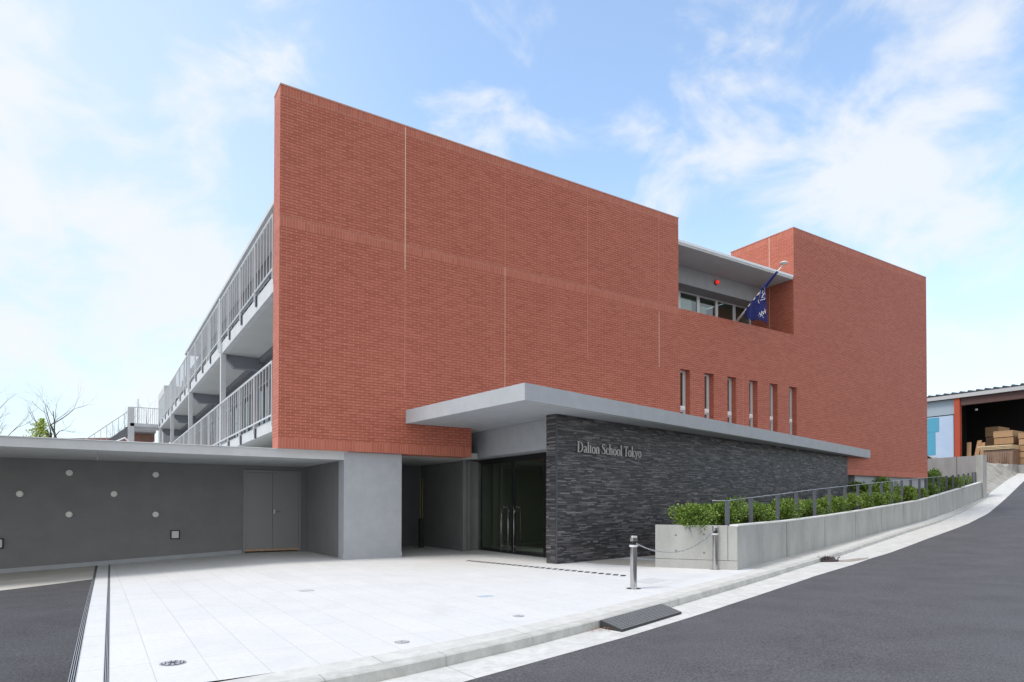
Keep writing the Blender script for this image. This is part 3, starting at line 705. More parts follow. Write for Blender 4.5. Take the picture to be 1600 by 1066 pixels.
# ------------------------------------------------------------------ low annex on the left
an = empty('low_annex', (0, 20, 0), 'low dark grey annex with flat overhanging concrete roof slab left of the school', 'annex')
sl = MB()
for a, b_ in ((-14, .02), (.032, 3.9), (3.912, 5.345)):
    sl.box(a, b_, 16.24, 60, 2.531, 2.70)
slo = sl.build('roof_slab', [M['slab']], an)
child(MB().box(-14, 5.355, 16.14, 16.239, 2.52, 2.715), 'fascia', M['slab'], slo)
child(MB().box(-14, 5.36, 16.10, 16.5, 2.716, 2.73), 'edge_trim', M['railmetal'], slo)
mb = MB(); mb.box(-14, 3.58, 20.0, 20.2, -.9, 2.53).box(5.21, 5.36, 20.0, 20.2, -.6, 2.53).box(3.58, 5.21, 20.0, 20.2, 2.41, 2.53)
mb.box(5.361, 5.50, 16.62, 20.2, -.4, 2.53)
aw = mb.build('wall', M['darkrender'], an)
mb = MB(); 
for k in range(30):
    u0 = -13 + k * (16.55 / 30); u1 = u0 + 16.55 / 30
    mb.hexa([(u0, 19.975, -1), (u1, 19.975, -1), (u1, 19.999, -1), (u0, 19.999, -1), (u0, 19.975, H(u0, 20) + .10), (u1, 19.975, H(u1, 20) + .10), (u1, 19.999, H(u1, 20) + .10), (u0, 19.999, H(u0, 20) + .10)])
child(mb, 'skirting', M['spray'], aw)
fr = MB(); fr.box(3.58, 3.64, 19.97, 20.1, .0, 2.40).box(5.15, 5.21, 19.97, 20.1, .0, 2.40).box(3.64, 5.15, 19.972, 20.1, 2.34, 2.40)
fr.build('door_frame', M['doorpaint'], an)
for a, b_, hd in ((3.645, 4.385, 0), (4.395, 5.145, 1)):
    d = MB().box(a, b_, 20.0, 20.04, .10, 2.335).build('door', M['doorpaint'], an)
    if hd:
        child(MB().box(4.42, 4.47, 19.985, 19.999, 1.13, 1.25).tube([(4.445, 19.985, 1.19), (4.445, 19.94, 1.19), (4.60, 19.94, 1.19)], .012, 8), 'handle', M['steel'], d)
MB().box(3.641, 5.149, 19.96, 20.05, .045, .099).build('threshold', M['rawwood'], an)
for u, z_ in ((-1.575, 1.643), (-.573, 2.19), (.398, 1.665), (1.355, 2.194), (-.568, 1.134), (1.36, 1.123)):
    vb = MB().tube([(u, 19.999, z_), (u, 19.955, z_)], .075, 20).tube([(u, 19.954, z_), (u, 19.92, z_)], .055, 20)
    c_ = vb.build('wall_vent', mat('vent_cap_paint', (.80, .80, .76), .5) if 'vent_cap_paint' not in bpy.data.materials else bpy.data.materials['vent_cap_paint'], an)
for u, z_ in ((1.834, .572), (-1.99, .44)):
    MB2 = MB(); s_ = .115
    MB2.box(u - s_, u + s_, 19.96, 19.999, z_ - s_ - .01, z_ + s_ + .01)
    f_ = MB2.build('foot_lamp', M['blackgloss'], an)
    child(MB().box(u - s_ + .03, u + s_ - .03, 19.95, 19.959, z_ - s_ + .02, z_ + s_ - .02), 'lens', mat('frosted_lens', (.62, .66, .65), .4) if 'frosted_lens' not in bpy.data.materials else bpy.data.materials['frosted_lens'], f_)
# white tubular frames standing on the slab
for k, (x, h_) in enumerate(((.65, 4.0), (1.95, 4.0))):
    g = MB(); y = 30
    if k == 0: g.tube([(x, y, 2.7), (x, y, 3.9), (x + .3, y, 4.05), (x + .55, y, 3.8), (x + .4, y, 3.5), (x + .1, y, 3.35), (x + .6, y, 2.7)], .035, 8)
    else: g.tube([(x, y, 2.7), (x + .25, y, 3.2), (x + .25, y, 3.5), (x, y, 3.95)], .035, 8).tube([(x + .6, y, 2.7), (x + .32, y, 3.2), (x + .32, y, 3.5), (x + .6, y, 3.95)], .035, 8)
    tag(g.build('roof_frame', M['white']), ['thin bent white tube hoop on the annex roof, nearer the bare trees', 'thin crossed white tube frame on the annex roof, nearer the stair'][k], 'tube frame', 'white tube frames on the annex roof')

# slim post with yellow edges in the recess
yp = empty('banner_stand', (9.0, 19.6, 0), 'slim yellow-edged stand on a black base in the dark recess right of the pillar', 'stand')
MB().box(8.90, 9.02, 19.5, 19.62, 0.0, .95).build('base', M['black'], yp)
MB().box(8.935, 8.985, 19.53, 19.59, .951, 2.25).build('pole', M['black'], yp)
for a in (8.915, 8.992): MB().box(a, a + .014, 19.52, 19.54, .96, 2.27).build('edge_trim', M['yellow'], yp)

# ------------------------------------------------------------------ lettering on the slate wall
TN, TK = .045, .13
def ell(cx, cy, rx, ry, n=18):
    return [(cx + rx * math.cos(2 * math.pi * i / n), cy + ry * math.sin(2 * math.pi * i / n), TN + (TK - TN) * abs(math.cos(2 * math.pi * i / n))) for i in range(n + 1)]
sr = lambda x0, x1, y: [(x0, y, TN), (x1, y, TN)]
stem = lambda x, y0, y1: [(x, y0, TK), (x, y1, TK)]
arch = [(.12, .46, TN), (.2, .55, TN), (.31, .61, .07), (.41, .57, .11), (.45, .44, TK), (.45, 0, TK)]
GL = {
 'D': (.84, [stem(.14, 0, 1), [(.0, .98, TN), (.35, .98, TN), (.55, .9, .08), (.68, .72, .12), (.71, .5, TK), (.68, .28, .12), (.55, .1, .08), (.35, .02, TN), (.0, .02, TN)]]),
 'a': (.53, [[(.07, .48, .10), (.12, .57, .06), (.24, .61, .05), (.35, .57, .10), (.39, .44, TK), (.39, .08, TK), (.44, .02, .06), (.52, .05, .04)], [(.38, .36, TN), (.2, .30, .07), (.08, .18, .13), (.12, .05, .09), (.22, .02, .05), (.38, .13, TN)]]),
 'l': (.30, [stem(.15, 0, 1.05), sr(.02, .29, .02), sr(.03, .15, 1.02)]),
 't': (.36, [[(.16, .78, .05), (.16, .6, TK), (.16, .12, TK), (.2, .03, .08), (.33, .05, TN)], sr(0, .33, .59)]),
 'o': (.57, [ell(.28, .305, .215, .295)]),
 'n': (.62, [stem(.12, 0, .6), arch, sr(.0, .25, .02), sr(.33, .58, .02), sr(.01, .12, .58)]),
 'h': (.62, [stem(.12, 0, 1.05), arch, sr(.0, .25, .02), sr(.33, .58, .02), sr(.01, .12, 1.02)]),
 'S': (.60, [[(.49, .74, .03), (.46, .9, .05), (.3, .98, .05), (.14, .92, .09), (.09, .77, .12), (.2, .6, .14), (.38, .46, .14), (.5, .3, .13), (.48, .13, .1), (.32, .02, .05), (.15, .04, .05), (.06, .14, .05), (.04, .29, .03)]]),
 'c': (.50, [[(.44, .47, .10), (.38, .57, .06), (.26, .60, .05), (.13, .52, .10), (.08, .31, TK), (.14, .1, .10), (.28, .02, .05), (.45, .11, TN)]]),
 'T': (.68, [stem(.35, 0, .98), sr(.03, .67, .98), [(.045, .98, TN), (.03, .8, .03)], [(.655, .98, TN), (.67, .8, .03)], sr(.2, .5, .02)]),
 'k': (.57, [stem(.12, 0, 1.05), [(.16, .26, TN), (.44, .58, TN)], [(.24, .36, .10), (.48, .02, TK)], sr(.0, .25, .02), sr(.34, .56, .585), sr(.38, .58, .02), sr(.01, .12, 1.02)]),
 'y': (.54, [[(.09, .58, TK), (.28, .06, .11)], [(.46, .58, TN), (.25, .0, TN), (.17, -.2, TN), (.06, -.24, .07)], sr(.0, .2, .585), sr(.36, .55, .585)]),
}
sign = empty('sign_lettering', sp_(.72, .03, 2.66), 'raised pale metal serif letters reading Dalton School Tokyo on the slate wall', 'sign')
cx = 0.715; CAP = .262
for ch in 'Dalton School Tokyo':
    if ch == ' ': cx += .30 * CAP; continue
    adv, strokes = GL[ch]; g = MB()
    for si, s_ in enumerate(strokes):
        dep = .052 + .0007 * si
        for (x0, y0, w0), (x1, y1, w1) in zip(s_, s_[1:]):
            pass
        # left and right outline with averaged normals
        n = len(s_); L_ = []; R_ = []
        for i in range(n):
            a = s_[max(i - 1, 0)]; b_ = s_[min(i + 1, n - 1)]; dx, dy = b_[0] - a[0], b_[1] - a[1]; l = math.hypot(dx, dy) or 1
            nx, ny = -dy / l, dx / l; x, y, wd = s_[i]; L_.append((x + nx * wd / 2, y + ny * wd / 2)); R_.append((x - nx * wd / 2, y - ny * wd / 2))
        tp = lambda p, d: sp_(cx + p[0] * CAP * 1.0, d, 2.668 + p[1] * CAP)
        for i in range(n - 1):
            g.hexa([tp(R_[i], .03), tp(R_[i + 1], .03), tp(L_[i + 1], .03), tp(L_[i], .03), tp(R_[i], dep), tp(R_[i + 1], dep), tp(L_[i + 1], dep), tp(L_[i], dep)])
    g.build('letter', M['letter'], sign)
    cx += adv * CAP * 1.02

# ------------------------------------------------------------------ flag on its pole
fl = empty('flag', (20.48, 16.3, 8.3), 'navy blue flag with white emblem hanging from a slanted pole at the terrace', 'flag')
PB = Vector((20.48, 16.55, 8.18)); PT = Vector((20.48, 14.22, 9.94)); PD = (PT - PB)
MB().tube([PB, PT], .024, 10).build('pole', M['white'], fl, smooth=True)
MB().lathe([(.02, 0), (.05, .02), (.135, .05), (.14, .075), (.10, .10), (.02, .115)], (PT.x, PT.y - .02, PT.z - .02), 20).build('finial', M['white'], fl, smooth=True)
MB().box(20.42, 20.54, 16.50, 16.60, 8.10, 8.26).build('bracket', M['galv'], fl)
navy = noisy('navy_cloth', (.008, .013, .10), (.014, .024, .16), 5, 60, .8, .2, .004)
def cloth_pt(a, b_):     # a along the pole (0 low, 1 high), b_ down the drop
    p0 = PB + PD * (.30 + .40 * a)
    drop = .30 + 1.05 * a
    fold = .075 * math.sin(a * 13 + b_ * .8) * (.25 + b_ * .9) + .03 * math.sin(a * 29 + 1)
    return (p0.x + fold - .03, p0.y + .02 * math.sin(a * 17) * b_, p0.z - drop * b_ * (1 + .05 * math.sin(a * 21)))
cl = MB(); NA, NB = 40, 16
grid_ = [[cloth_pt(i / NA, j / NB) for j in range(NB + 1)] for i in range(NA + 1)]
for i in range(NA):
    for j in range(NB):
        cl.face([grid_[i][j], grid_[i][j + 1], grid_[i + 1][j + 1], grid_[i + 1][j]])
wr = [tuple(PB + PD * (.62 + .28 * k / 8)) for k in range(9)]
cl.tube(wr, [.075, .07, .062, .055, .05, .046, .044, .04, .03], 10)
clo = cl.build('cloth', navy, fl, smooth=True)
so = clo.modifiers.new('solid', 'SOLIDIFY'); so.thickness = .004
def on_cloth(a, b_): 
    p = cloth_pt(a, b_); return (p[0] - .012, p[1], p[2])
em = MB()
def ribbon(pts, wd):
    for (a0, b0), (a1, b1) in zip(pts, pts[1:]):
        da, db = a1 - a0, b1 - b0; l = math.hypot(da, db) or 1; na, nb = -db / l * wd * .6, da / l * wd * .6
        em.face([on_cloth(a0 - na, b0 - nb), on_cloth(a1 - na, b1 - nb), on_cloth(a1 + na, b1 + nb), on_cloth(a0 + na, b0 + nb)])
ribbon([(.70, .12), (.62, .24), (.66, .34), (.80, .36), (.98, .36)], .011)
ribbon([(.80, .02), (.78, .14), (.74, .26)], .008); ribbon([(.88, .04), (.86, .14), (.90, .22), (.84, .30)], .008); ribbon([(.96, .04), (.94, .16), (.98, .26)], .008)
ribbon([(.76, .20), (.86, .24), (.98, .20)], .007); ribbon([(.74, .30), (.84, .28), (.96, .31)], .007)
ribbon([(.74, .82), (.78, .88), (.80, .78), (.84, .86), (.86, .72), (.89, .80), (.92, .68), (.96, .74), (.97, .64)], .008)
ribbon([(.82, .92), (.86, .84), (.90, .90)], .007)
ribbon([(.93, .60), (.95, .70)], .007)
child(em, 'emblem', M['white'], clo)
for k in range(2):
    MB().tube([PB + Vector((.03 + .05 * k, -.10, -.02)), PB + PD * .16 + Vector((.05, 0, -.03)), PB + PD * .34 + Vector((.01, 0, -.02))], .008, 5).build('cord', M['white'], fl)

# ------------------------------------------------------------------ planter wall
pw = empty('planter_wall', (11.5, 9.1, 0), 'long low fair-faced concrete planter wall curving up beside the pavement', 'planter')
WT = .18
def wtop(u, v=None): return interp(u, [11.5, 15.3, 18.8, 21.9, 25.3, 28.3, 31.6, 45.6], [.93, .955, 1.045, 1.17, 1.325, 1.483, 1.64, 2.85])
joints = [11.501, 15.272, 18.821, 21.917, 25.344, 28.285, 31.643, 35.0, 38.4, 41.8, 45.5]
hole = mat('form_hole', (.13, .13, .125), .9)
for k, (a, b_) in enumerate(zip(joints, joints[1:])):
    mb = MB(); skylit_strip = MB(); sub_ = urange(a + (.017 if k else 0), b_ - .017, .6)
    for x0, x1 in zip(sub_, sub_[1:]):
        mb.hexa([(x0, pv(x0), zg(x0, pv(x0)) - .2), (x1, pv(x1), zg(x1, pv(x1)) - .2), (x1 - .04, pv(x1) + WT, 0), (x0 - .04, pv(x0) + WT, 0),
                 (x0, pv(x0), wtop(x0)), (x1, pv(x1), wtop(x1)), (x1 - .04, pv(x1) + WT, wtop(x1)), (x0 - .04, pv(x0) + WT, wtop(x0))])
        skylit_strip.hexa([(x0, pv(x0) - .008, wtop(x0) + .001), (x1, pv(x1) - .008, wtop(x1) + .001), (x1 - .04, pv(x1) + WT, wtop(x1) + .001), (x0 - .04, pv(x0) + WT, wtop(x0) + .001), (x0, pv(x0) - .008, wtop(x0) + .034), (x1, pv(x1) - .008, wtop(x1) + .034), (x1 - .04, pv(x1) + WT, wtop(x1) + .034), (x0 - .04, pv(x0) + WT, wtop(x0) + .034)])
    if k < 7:
        for fu in (.2, .5, .8):
            for fz in (.25, .72):
                x = a + (b_ - a) * fu; z_ = zg(x, pv(x)); z_ = z_ + (wtop(x) - z_) * fz
                sl_ = (pv(x + .1) - pv(x - .1)) / .2; nn = Vector((sl_, -1, 0)).normalized(); tt = Vector((1, sl_, 0)).normalized()
                c = Vector((x, pv(x), z_)) + nn * .003
                mb.face([tuple(c + tt * (.016 * math.cos(q_)) + U * (.016 * math.sin(q_))) for q_ in [2 * math.pi * i / 10 for i in range(10)]], 1)
    mb.build('wall_panel', [M['concrete'], hole], pw); skylit_strip.build('coping', M['copstone'], pw)  # pale strip added on top, the sky-lit edge painted in
    if k: MB().box(a - .0155, a + .0155, pv(a) + .012, pv(a) + .12, zg(a, pv(a)), wtop(a) - .01).build('joint_filler', M['darkgap'], pw)
# short end facing the bollards
E0 = Vector((10.523, 10.55)); E1 = Vector((11.49, 9.108)); ed = (E1 - E0).normalized(); en = Vector((ed.y, -ed.x)); 
en = -en if en.x > 0 else en
def ep(t_, n_, z_): p = E0 + ed * t_ + en * n_; return (p.x, p.y, z_)
LEN = (E1 - E0).length
for a, b_, z0, z1, n_ in ((0, LEN - .20, .20, .945, 0), (LEN - .19, LEN, .20, .93, 0), (0, LEN, -.1, .192, .004)):
    mb = MB(); mb.hexa([ep(a, -.16, z0), ep(a, n_, z0), ep(b_, n_, z0), ep(b_, -.16, z0), ep(a, -.16, z1), ep(a, n_, z1), ep(b_, n_, z1), ep(b_, -.16, z1)])
    if z0 == .20 and a == 0:
        for tq, zq in ((.45, .72), (.45, .38), (1.05, .35), (1.05, .75)):
            c = Vector(ep(tq, .003, zq)); tt = Vector((ed.x, ed.y, 0))
            mb.face([tuple(c + tt * (.02 * math.cos(q_)) + U * (.02 * math.sin(q_))) for q_ in [2 * math.pi * i / 10 for i in range(10)]], 1)
    mb.build('end_panel', [M['concrete'], hole], pw)
# back of the planter, low concrete edge along the slate wall passage
mb = MB(); B0 = Vector((10.55, 10.57)); B1 = Vector((27.5, 14.9))
mb.hexa([(10.70, 10.50, -.1), (27.5, 14.75, -.1), (27.5, 14.9, -.1), (10.70, 10.63, -.1), (10.70, 10.50, .85), (27.5, 14.75, 1.25), (27.5, 14.9, 1.25), (10.70, 10.63, .85)])
mb.build('back_panel', M['concrete'], pw)
soilv = lambda u: (10.55 + (u - 10.53) * .247) if u < 27.5 else 16.05 + (u - 27.5) * .1
def soil_z(u, v): return wtop(max(u, 11.5)) - .12
mb = MB(); uu = urange(10.75, 45.5, .6)
for x0, x1 in zip(uu, uu[1:]):
    f0 = max(pv(x0) + .1, 10.35 - (x0 - 10.7) * 1.5); f1 = max(pv(x1) + .1, 10.35 - (x1 - 10.7) * 1.5)
    mb.face([(x0, f0, soil_z(x0, 0)), (x1, f1, soil_z(x1, 0)), (x1, max(f1 + .1, soilv(x1) + (3 if x1 > 34.4 else 0)), soil_z(x1, 0)), (x0, max(f0 + .1, soilv(x0) + (3 if x0 > 34.4 else 0)), soil_z(x0, 0))])
tag(mb.build('planting_bed', M['soil']), kind='structure')
# beige paving in the passage between the slate wall and the planter
mb = MB(); q4 = [(10.05, 12.46), (9.95, 11.95), (10.52, 10.56), (27.5, 14.8), (27.5, 15.9)]
mb.face([(x, y, H(x, y) + .004 if x < 12 else .03 + .004) for x, y in q4]); tag(mb.build('path', M['beige']), kind='structure')

# fence along the planter
fe = empty('planter_fence', (11.6, 9.5, .9), 'low fence of grey flat posts under a thin steel rail along the planter', 'fence')
FU = [11.642, 13.315, 15.425, 17.003, 18.809, 20.178, 21.793, 23.333, 24.987, 26.432, 27.819, 29.378, 30.975, 32.515, 33.845, 35.138, 36.374, 37.9, 39.4, 40.8, 42.1, 43.4, 44.6, 45.4]
ft = lambda u: interp(u, [11.6, 15.4, 20.2, 26.4, 32.5, 36.4, 45.9], [1.47, 1.67, 1.96, 2.32, 2.67, 2.89, 3.50])
fv = lambda u: pv(u) + .33
for u in FU:
    c = Vector((u, fv(u))); d = Vector((.55, -.835)).normalized(); n_ = Vector((-d.y, d.x))
    a = [c - d * .05 - n_ * .006, c + d * .05 - n_ * .006, c + d * .05 + n_ * .006, c - d * .05 + n_ * .006]
    MB().hexa([(p.x, p.y, wtop(u) - .2) for p in a] + [(p.x, p.y, ft(u)) for p in a]).build('post', M['fencemetal'], fe)
MB().tube([(u, fv(u), ft(u) + .008) for u in [11.1] + FU], .010, 6).build('top_rail', M['steel'], fe, smooth=True)

# shrubs in the planter
def leaf_cluster(rx, ry, rz, n, seed, size=.045):
    g = MB(); rn = random.Random(seed)
    lobes = [(Vector((rn.uniform(-.55, .55) * rx, rn.uniform(-.5, .5) * ry, rn.uniform(.35, .95) * rz)), rn.uniform(.30, .55)) for _ in range(9)]
    for i in range(n):
        c, r_ = rn.choice(lobes); d = Vector((rn.gauss(0, 1), rn.gauss(0, 1), rn.gauss(.2, 1))).normalized() * (rn.random() ** .35)
        p = c + Vector((d.x * rx * r_, d.y * ry * r_, d.z * rz * r_ * .9))
        if p.z < 0: p.z = rn.uniform(0, .15)
        ax = (d + Vector((rn.uniform(-.8, .8), rn.uniform(-.8, .8), rn.uniform(0, 1.0)))).normalized(); sd_ = ax.cross(Vector((rn.uniform(-1, 1), rn.uniform(-1, 1), rn.uniform(-1, 1)))).normalized()
        l = size * rn.uniform(.7, 1.5); w_ = l * .40; nrm_ = ax.cross(sd_)
        g.face([p, p + ax * l * .5 + sd_ * w_ + nrm_ * .004, p + ax * l, p + ax * l * .5 - sd_ * w_ + nrm_ * .004])
    for i in range(14):
        b0 = Vector((rn.uniform(-.25, .25) * rx, rn.uniform(-.25, .25) * ry, -.02)); b1 = Vector((rn.uniform(-.6, .6) * rx, rn.uniform(-.6, .6) * ry, rz * rn.uniform(.5, .85)))
        g.tube([b0, (b0 + b1) / 2 + Vector((0, 0, .05)), b1], [.008, .006, .003], 4, 1)
    return g
protos = []
for k in range(5):
    g = leaf_cluster(.60, .48, .50, 3400, 20 + k, .042)
    me_o = g.build('shrub', [M['leaf'], M['bark']]); protos.append(me_o)
shr = []
for i in range(12): shr.append((11.30 + i * .85 + (0.1 if i % 2 else 0), .62 + .12 * (i % 3), 1.0 + .1 * math.sin(i * 2.1), 'front'))
for i in range(13): shr.append((21.4 + i * 1.15, .62 + .1 * (i % 2), 1.1 + .12 * math.sin(i * 1.7), 'front'))
for i in range(6): shr.append((36.6 + i * 1.55, .70, 1.15 + .1 * math.sin(i * 1.3), 'front'))
for i in range(7): shr.append((11.3 + i * 1.55, 1.15, .95, 'back'))
for i in range(9): shr.append((28.5 + i * 1.5, 1.55 + .1 * i % .3, 1.45 + .15 * math.sin(i * 2.3), 'back'))
nf = nb_ = 0
ordn = ['first', 'second', 'third', 'fourth', 'fifth', 'sixth', 'seventh', 'eighth', 'ninth', 'tenth', 'eleventh', 'twelfth', 'thirteenth', 'fourteenth', 'fifteenth', 'sixteenth', 'seventeenth', 'eighteenth', 'nineteenth', 'twentieth', 'twenty-first', 'twenty-second', 'twenty-third', 'twenty-fourth', 'twenty-fifth', 'twenty-sixth', 'twenty-seventh', 'twenty-eighth', 'twenty-ninth', 'thirtieth', 'thirty-first', 'thirty-second']
used = set()
for i, (u, off, s_, row) in enumerate(shr):
    src = protos[i % 5]
    if i % 5 not in used: o = src; used.add(i % 5)
    else: o = src.copy(); COL.objects.link(o)
    if u < 11.5: v = 10.0 if row == 'front' else 10.25
    else: v = pv(u) + off
    o.location = (u, v, soil_z(u, 0) + (.25 if row == 'back' and u > 28 else 0) - .02); o.rotation_euler = (0, 0, i * 1.37); o.scale = (s_, s_, s_ * (.95 + .1 * math.sin(i)))
    if row == 'front':
        lab = f'bushy green shrub behind the fence, {ordn[nf]} of the front row counting from the bollards'; nf += 1
    else:
        lab = f'green shrub of the back row, {ordn[nb_]} counting from the bollard end'; nb_ += 1
    tag(o, lab, 'shrub', 'shrubs in the planter')

# ------------------------------------------------------------------ bollards and chain
def bollard(loc, label, h_):
    o = empty('bollard', loc, label, 'bollard', 'steel bollards holding the chain')
    MB().lathe([(.056, 0), (.056, h_ - .15), (.056, h_ - .149)], loc, 28).build('post', M['steel'], o, smooth=False)
    MB().lathe([(.068, 0), (.068, .03), (.06, .032)], (loc[0], loc[1], h_ - .185), 28).build('collar', M['railmetal'], o)
    MB().lathe([(.045, 0), (.045, .055)], (loc[0], loc[1], h_ - .148), 24).build('neck', M['blackgloss'], o)
    MB().lathe([(.060, 0), (.062, .06), (.060, .085), (.054, .092)], (loc[0], loc[1], h_ - .092), 28).build('cap', M['steel'], o)
    MB().lathe([(.12, 0), (.12, .006), (.09, .010)], (loc[0], loc[1], loc[2] + .001), 28).build('base_plate', M['steel'], o)
    for k in range(2): MB().tube([(loc[0] - .035, loc[1] - .046, .035 + .03 * k), (loc[0] - .04, loc[1] - .056, .035 + .03 * k)], .006, 8).build('screw', M['blackgloss'], o)
    return o
b1_, b2_ = (7.46, 7.975, 0), (11.22, 9.47, 0)
bollard(b1_, 'steel bollard standing free on the white paving near the kerb ramp', .872)
bollard(b2_, 'steel bollard standing against the corner of the planter wall', .93)
A_ = Vector((7.50, 7.99, .755)); B_ = Vector((11.17, 9.45, .84))
ch = MB(); nlk = 90; pts = []
for i in range(nlk + 1):
    f = i / nlk; p = A_.lerp(B_, f); p.z -= .30 * (1 - (2 * f - 1) ** 2); pts.append(p)
for i in range(nlk):
    p0, p1 = pts[i], pts[i + 1]; m_ = (p0 + p1) / 2; t_ = (p1 - p0).normalized(); n1 = t_.cross(U).normalized(); n2 = n1.cross(t_).normalized()
    s1 = n1 if i % 2 else n2; hl = (p1 - p0).length * .68; hw = .011
    loop = [m_ + t_ * (hl * math.cos(a)) + s1 * (hw * math.sin(a)) for a in [2 * math.pi * j / 8 for j in range(9)]]
    ch.tube(loop, .0042, 5, caps=False)
tag(ch.build('chain', M['steel'], smooth=True), 'sagging steel chain hung between the two steel bollards', 'chain')

# ------------------------------------------------------------------ kerb ramp plate
rp = empty('kerb_ramp', (5.9, 5.9, -.1), 'black ribbed rubber kerb ramp leaning from the gutter to the kerb', 'kerb ramp')
a0, a1, c1_, c0 = Vector((5.077, 6.00, -.005)), Vector((6.675, 6.575, -.005)), Vector((6.64, 6.172, -.065)), Vector((5.102, 5.646, -.065))
mb = MB(); lo = lambda p, z_: (p.x, p.y, z_)
mb.hexa([lo(c0, -.096), lo(c1_, -.096), lo(a1, -.094), lo(a0, -.094), tuple(c0), tuple(c1_), tuple(a1), tuple(a0)])
mb.build('body', M['black'], rp)
nb = MB(); gm = mat('worn_rubber_stud', (.20, .205, .21), .55)
for i in range(34):
    for j in range(10):
        f, g_ = (i + .5) / 34, (j + .5) / 10; p = (c0.lerp(c1_, f)).lerp(a0.lerp(a1, f), g_); dx = (c1_ - c0) / 34 * .34; dy = (a0 - c0) / 10 * .33
        q_ = [p - dx - dy, p + dx - dy, p + dx + dy, p - dx + dy]
        nb.hexa([tuple(v_ + Vector((0, 0, .0005))) for v_ in q_] + [tuple(v_ + Vector((0, 0, .006))) for v_ in q_])
nb.build('studs', gm, rp)

# ------------------------------------------------------------------ drains
def slot_drain(name, cf, v0, v1, wd, label):
    o = empty(name, (cf(v0), v0, 0), label, 'drain', 'slot drains beside the white strip')
    ch_ = MB(); n = int((v1 - v0) / .5)
    for k in range(n):
        a, b_ = v0 + (v1 - v0) * k / n, v0 + (v1 - v0) * (k + 1) / n
        ch_.hexa([(cf(a) - wd, a, H(cf(a), a) - .05), (cf(a) + wd, a, H(cf(a), a) - .05), (cf(b_) + wd, b_, H(cf(b_), b_) - .05), (cf(b_) - wd, b_, H(cf(b_), b_) - .05),
                  (cf(a) - wd, a, H(cf(a), a) - .008), (cf(a) + wd, a, H(cf(a), a) - .008), (cf(b_) + wd, b_, H(cf(b_), b_) - .008), (cf(b_) - wd, b_, H(cf(b_), b_) - .008)])
    ch_.build('channel', M['darkgap'], o)
    g = MB()
    for off in (-.9, -.3, .3, .9):
        for k in range(n):
            a, b_ = v0 + (v1 - v0) * k / n, v0 + (v1 - v0) * (k + 1) / n; x0, x1 = cf(a) + off * wd, cf(b_) + off * wd; hw = .0028
            g.hexa([(x0 - hw, a, H(x0, a) - .007), (x0 + hw, a, H(x0, a) - .007), (x1 + hw, b_, H(x1, b_) - .007), (x1 - hw, b_, H(x1, b_) - .007),
                    (x0 - hw, a, H(x0, a) + .002), (x0 + hw, a, H(x0, a) + .002), (x1 + hw, b_, H(x1, b_) + .002), (x1 - hw, b_, H(x1, b_) + .002)])
    g.build('grating', M['galv'], o)
slot_drain('slot_drain', d1, 5.15, 19.9, .025, 'slotted steel drain channel along the edge of the asphalt court')
slot_drain('slot_drain', dl, 5.35, 19.9, .020, 'slotted steel drain channel between the white strip and the white plaza')
# row of dark slots in front of the doors
sdn = empty('slotted_channel', (8.2, 12, 0), 'row of short dark slots crossing the plaza before the entrance', 'drain')
P0, P1 = Vector((7.80, 14.32)), Vector((8.71, 9.50))
for i in range(27):
    f = (i + .5) / 27; p = P0.lerp(P1, f); d = (P1 - P0).normalized(); n_ = Vector((-d.y, d.x)); d = (d + n_ * .0)
    d2 = (d + n_ * .6).normalized(); n2_ = Vector((-d2.y, d2.x)); a = [p - d2 * .05 - n2_ * .12, p + d2 * .05 - n2_ * .12, p + d2 * .05 + n2_ * .12, p - d2 * .05 + n2_ * .12]
    if d.cross(n_) < 0: a.reverse()
    MB().hexa([(q_.x, q_.y, -.03) for q_ in a] + [(q_.x, q_.y, .0035) for q_ in a]).build('slot', M['darkmetal'], sdn)
# tactile studs
tc_ = MB()
for i in range(12):
    for j in range(8):
        x = 8.15 + i * .062; y = 8.30 + j * .062 + i * .022; tc_.lathe([(.013, 0), (.008, .004)], (x, y, .0005), 8)
tag(tc_.build('tactile_studs', M['galv']), 'small patch of raised warning studs right of the free-standing bollard', 'tactile studs')
tc2 = MB()
for i in range(4):
    for j in range(18):
        x = 9.0 + i * .16 - j * .01; y = 14.2 + j * .17; tc2.lathe([(.018, 0), (.012, .004)], (x, y, .0005), 8)
tag(tc2.build('tactile_studs', M['darkmetal']), 'dark warning studs on the paving right before the glass doors', 'tactile studs')
# covers
def cover(c, r_, label, dark=True):
    o = empty('manhole_cover', (c[0], c[1], 0), label, 'manhole cover', 'small round covers in the white plaza')
    MB().lathe([(r_, -.02), (r_, .004)], (c[0], c[1], 0), 32).build('rim', M['galv'], o)
    MB().lathe([(r_ * .86, 0), (r_ * .86, .002)], (c[0], c[1], .0045), 32).build('plate', M['darkmetal'] if dark else M['galv'], o)
    g = MB()
    for k in range(10):
        a = 2 * math.pi * k / 10; a2 = a + .35
        for rr in (.45, .70):
            p = [(c[0] + r_ * q_ * math.cos(w_), c[1] + r_ * q_ * math.sin(w_)) for q_, w_ in ((rr - .07, a), (rr + .07, a), (rr + .07, a2), (rr - .07, a2))]
            g.hexa([(x, y, .0066) for x, y in p] + [(x, y, .0092) for x, y in p])
    g.build('pattern', M['railmetal'], o)
cover((.57, 6.30), .105, 'largest round metal cover in the plaza, nearest the slot drains')
cover((2.576, 6.067), .075, 'small round metal cover in the plaza close to the kerb, between the other two', False)
cover((4.393, 6.735), .07, 'small round metal cover in the plaza closest to the bollard', False)
cv = MB(); cv.box(2.74, 2.96, 10.5, 10.7, -.01, .0035); tag(cv.build('paving_patch', mat('grey_inlay', (.50, .51, .52), .6)), 'faint grey square inlay in the white plaza before the pillar', 'inlay')
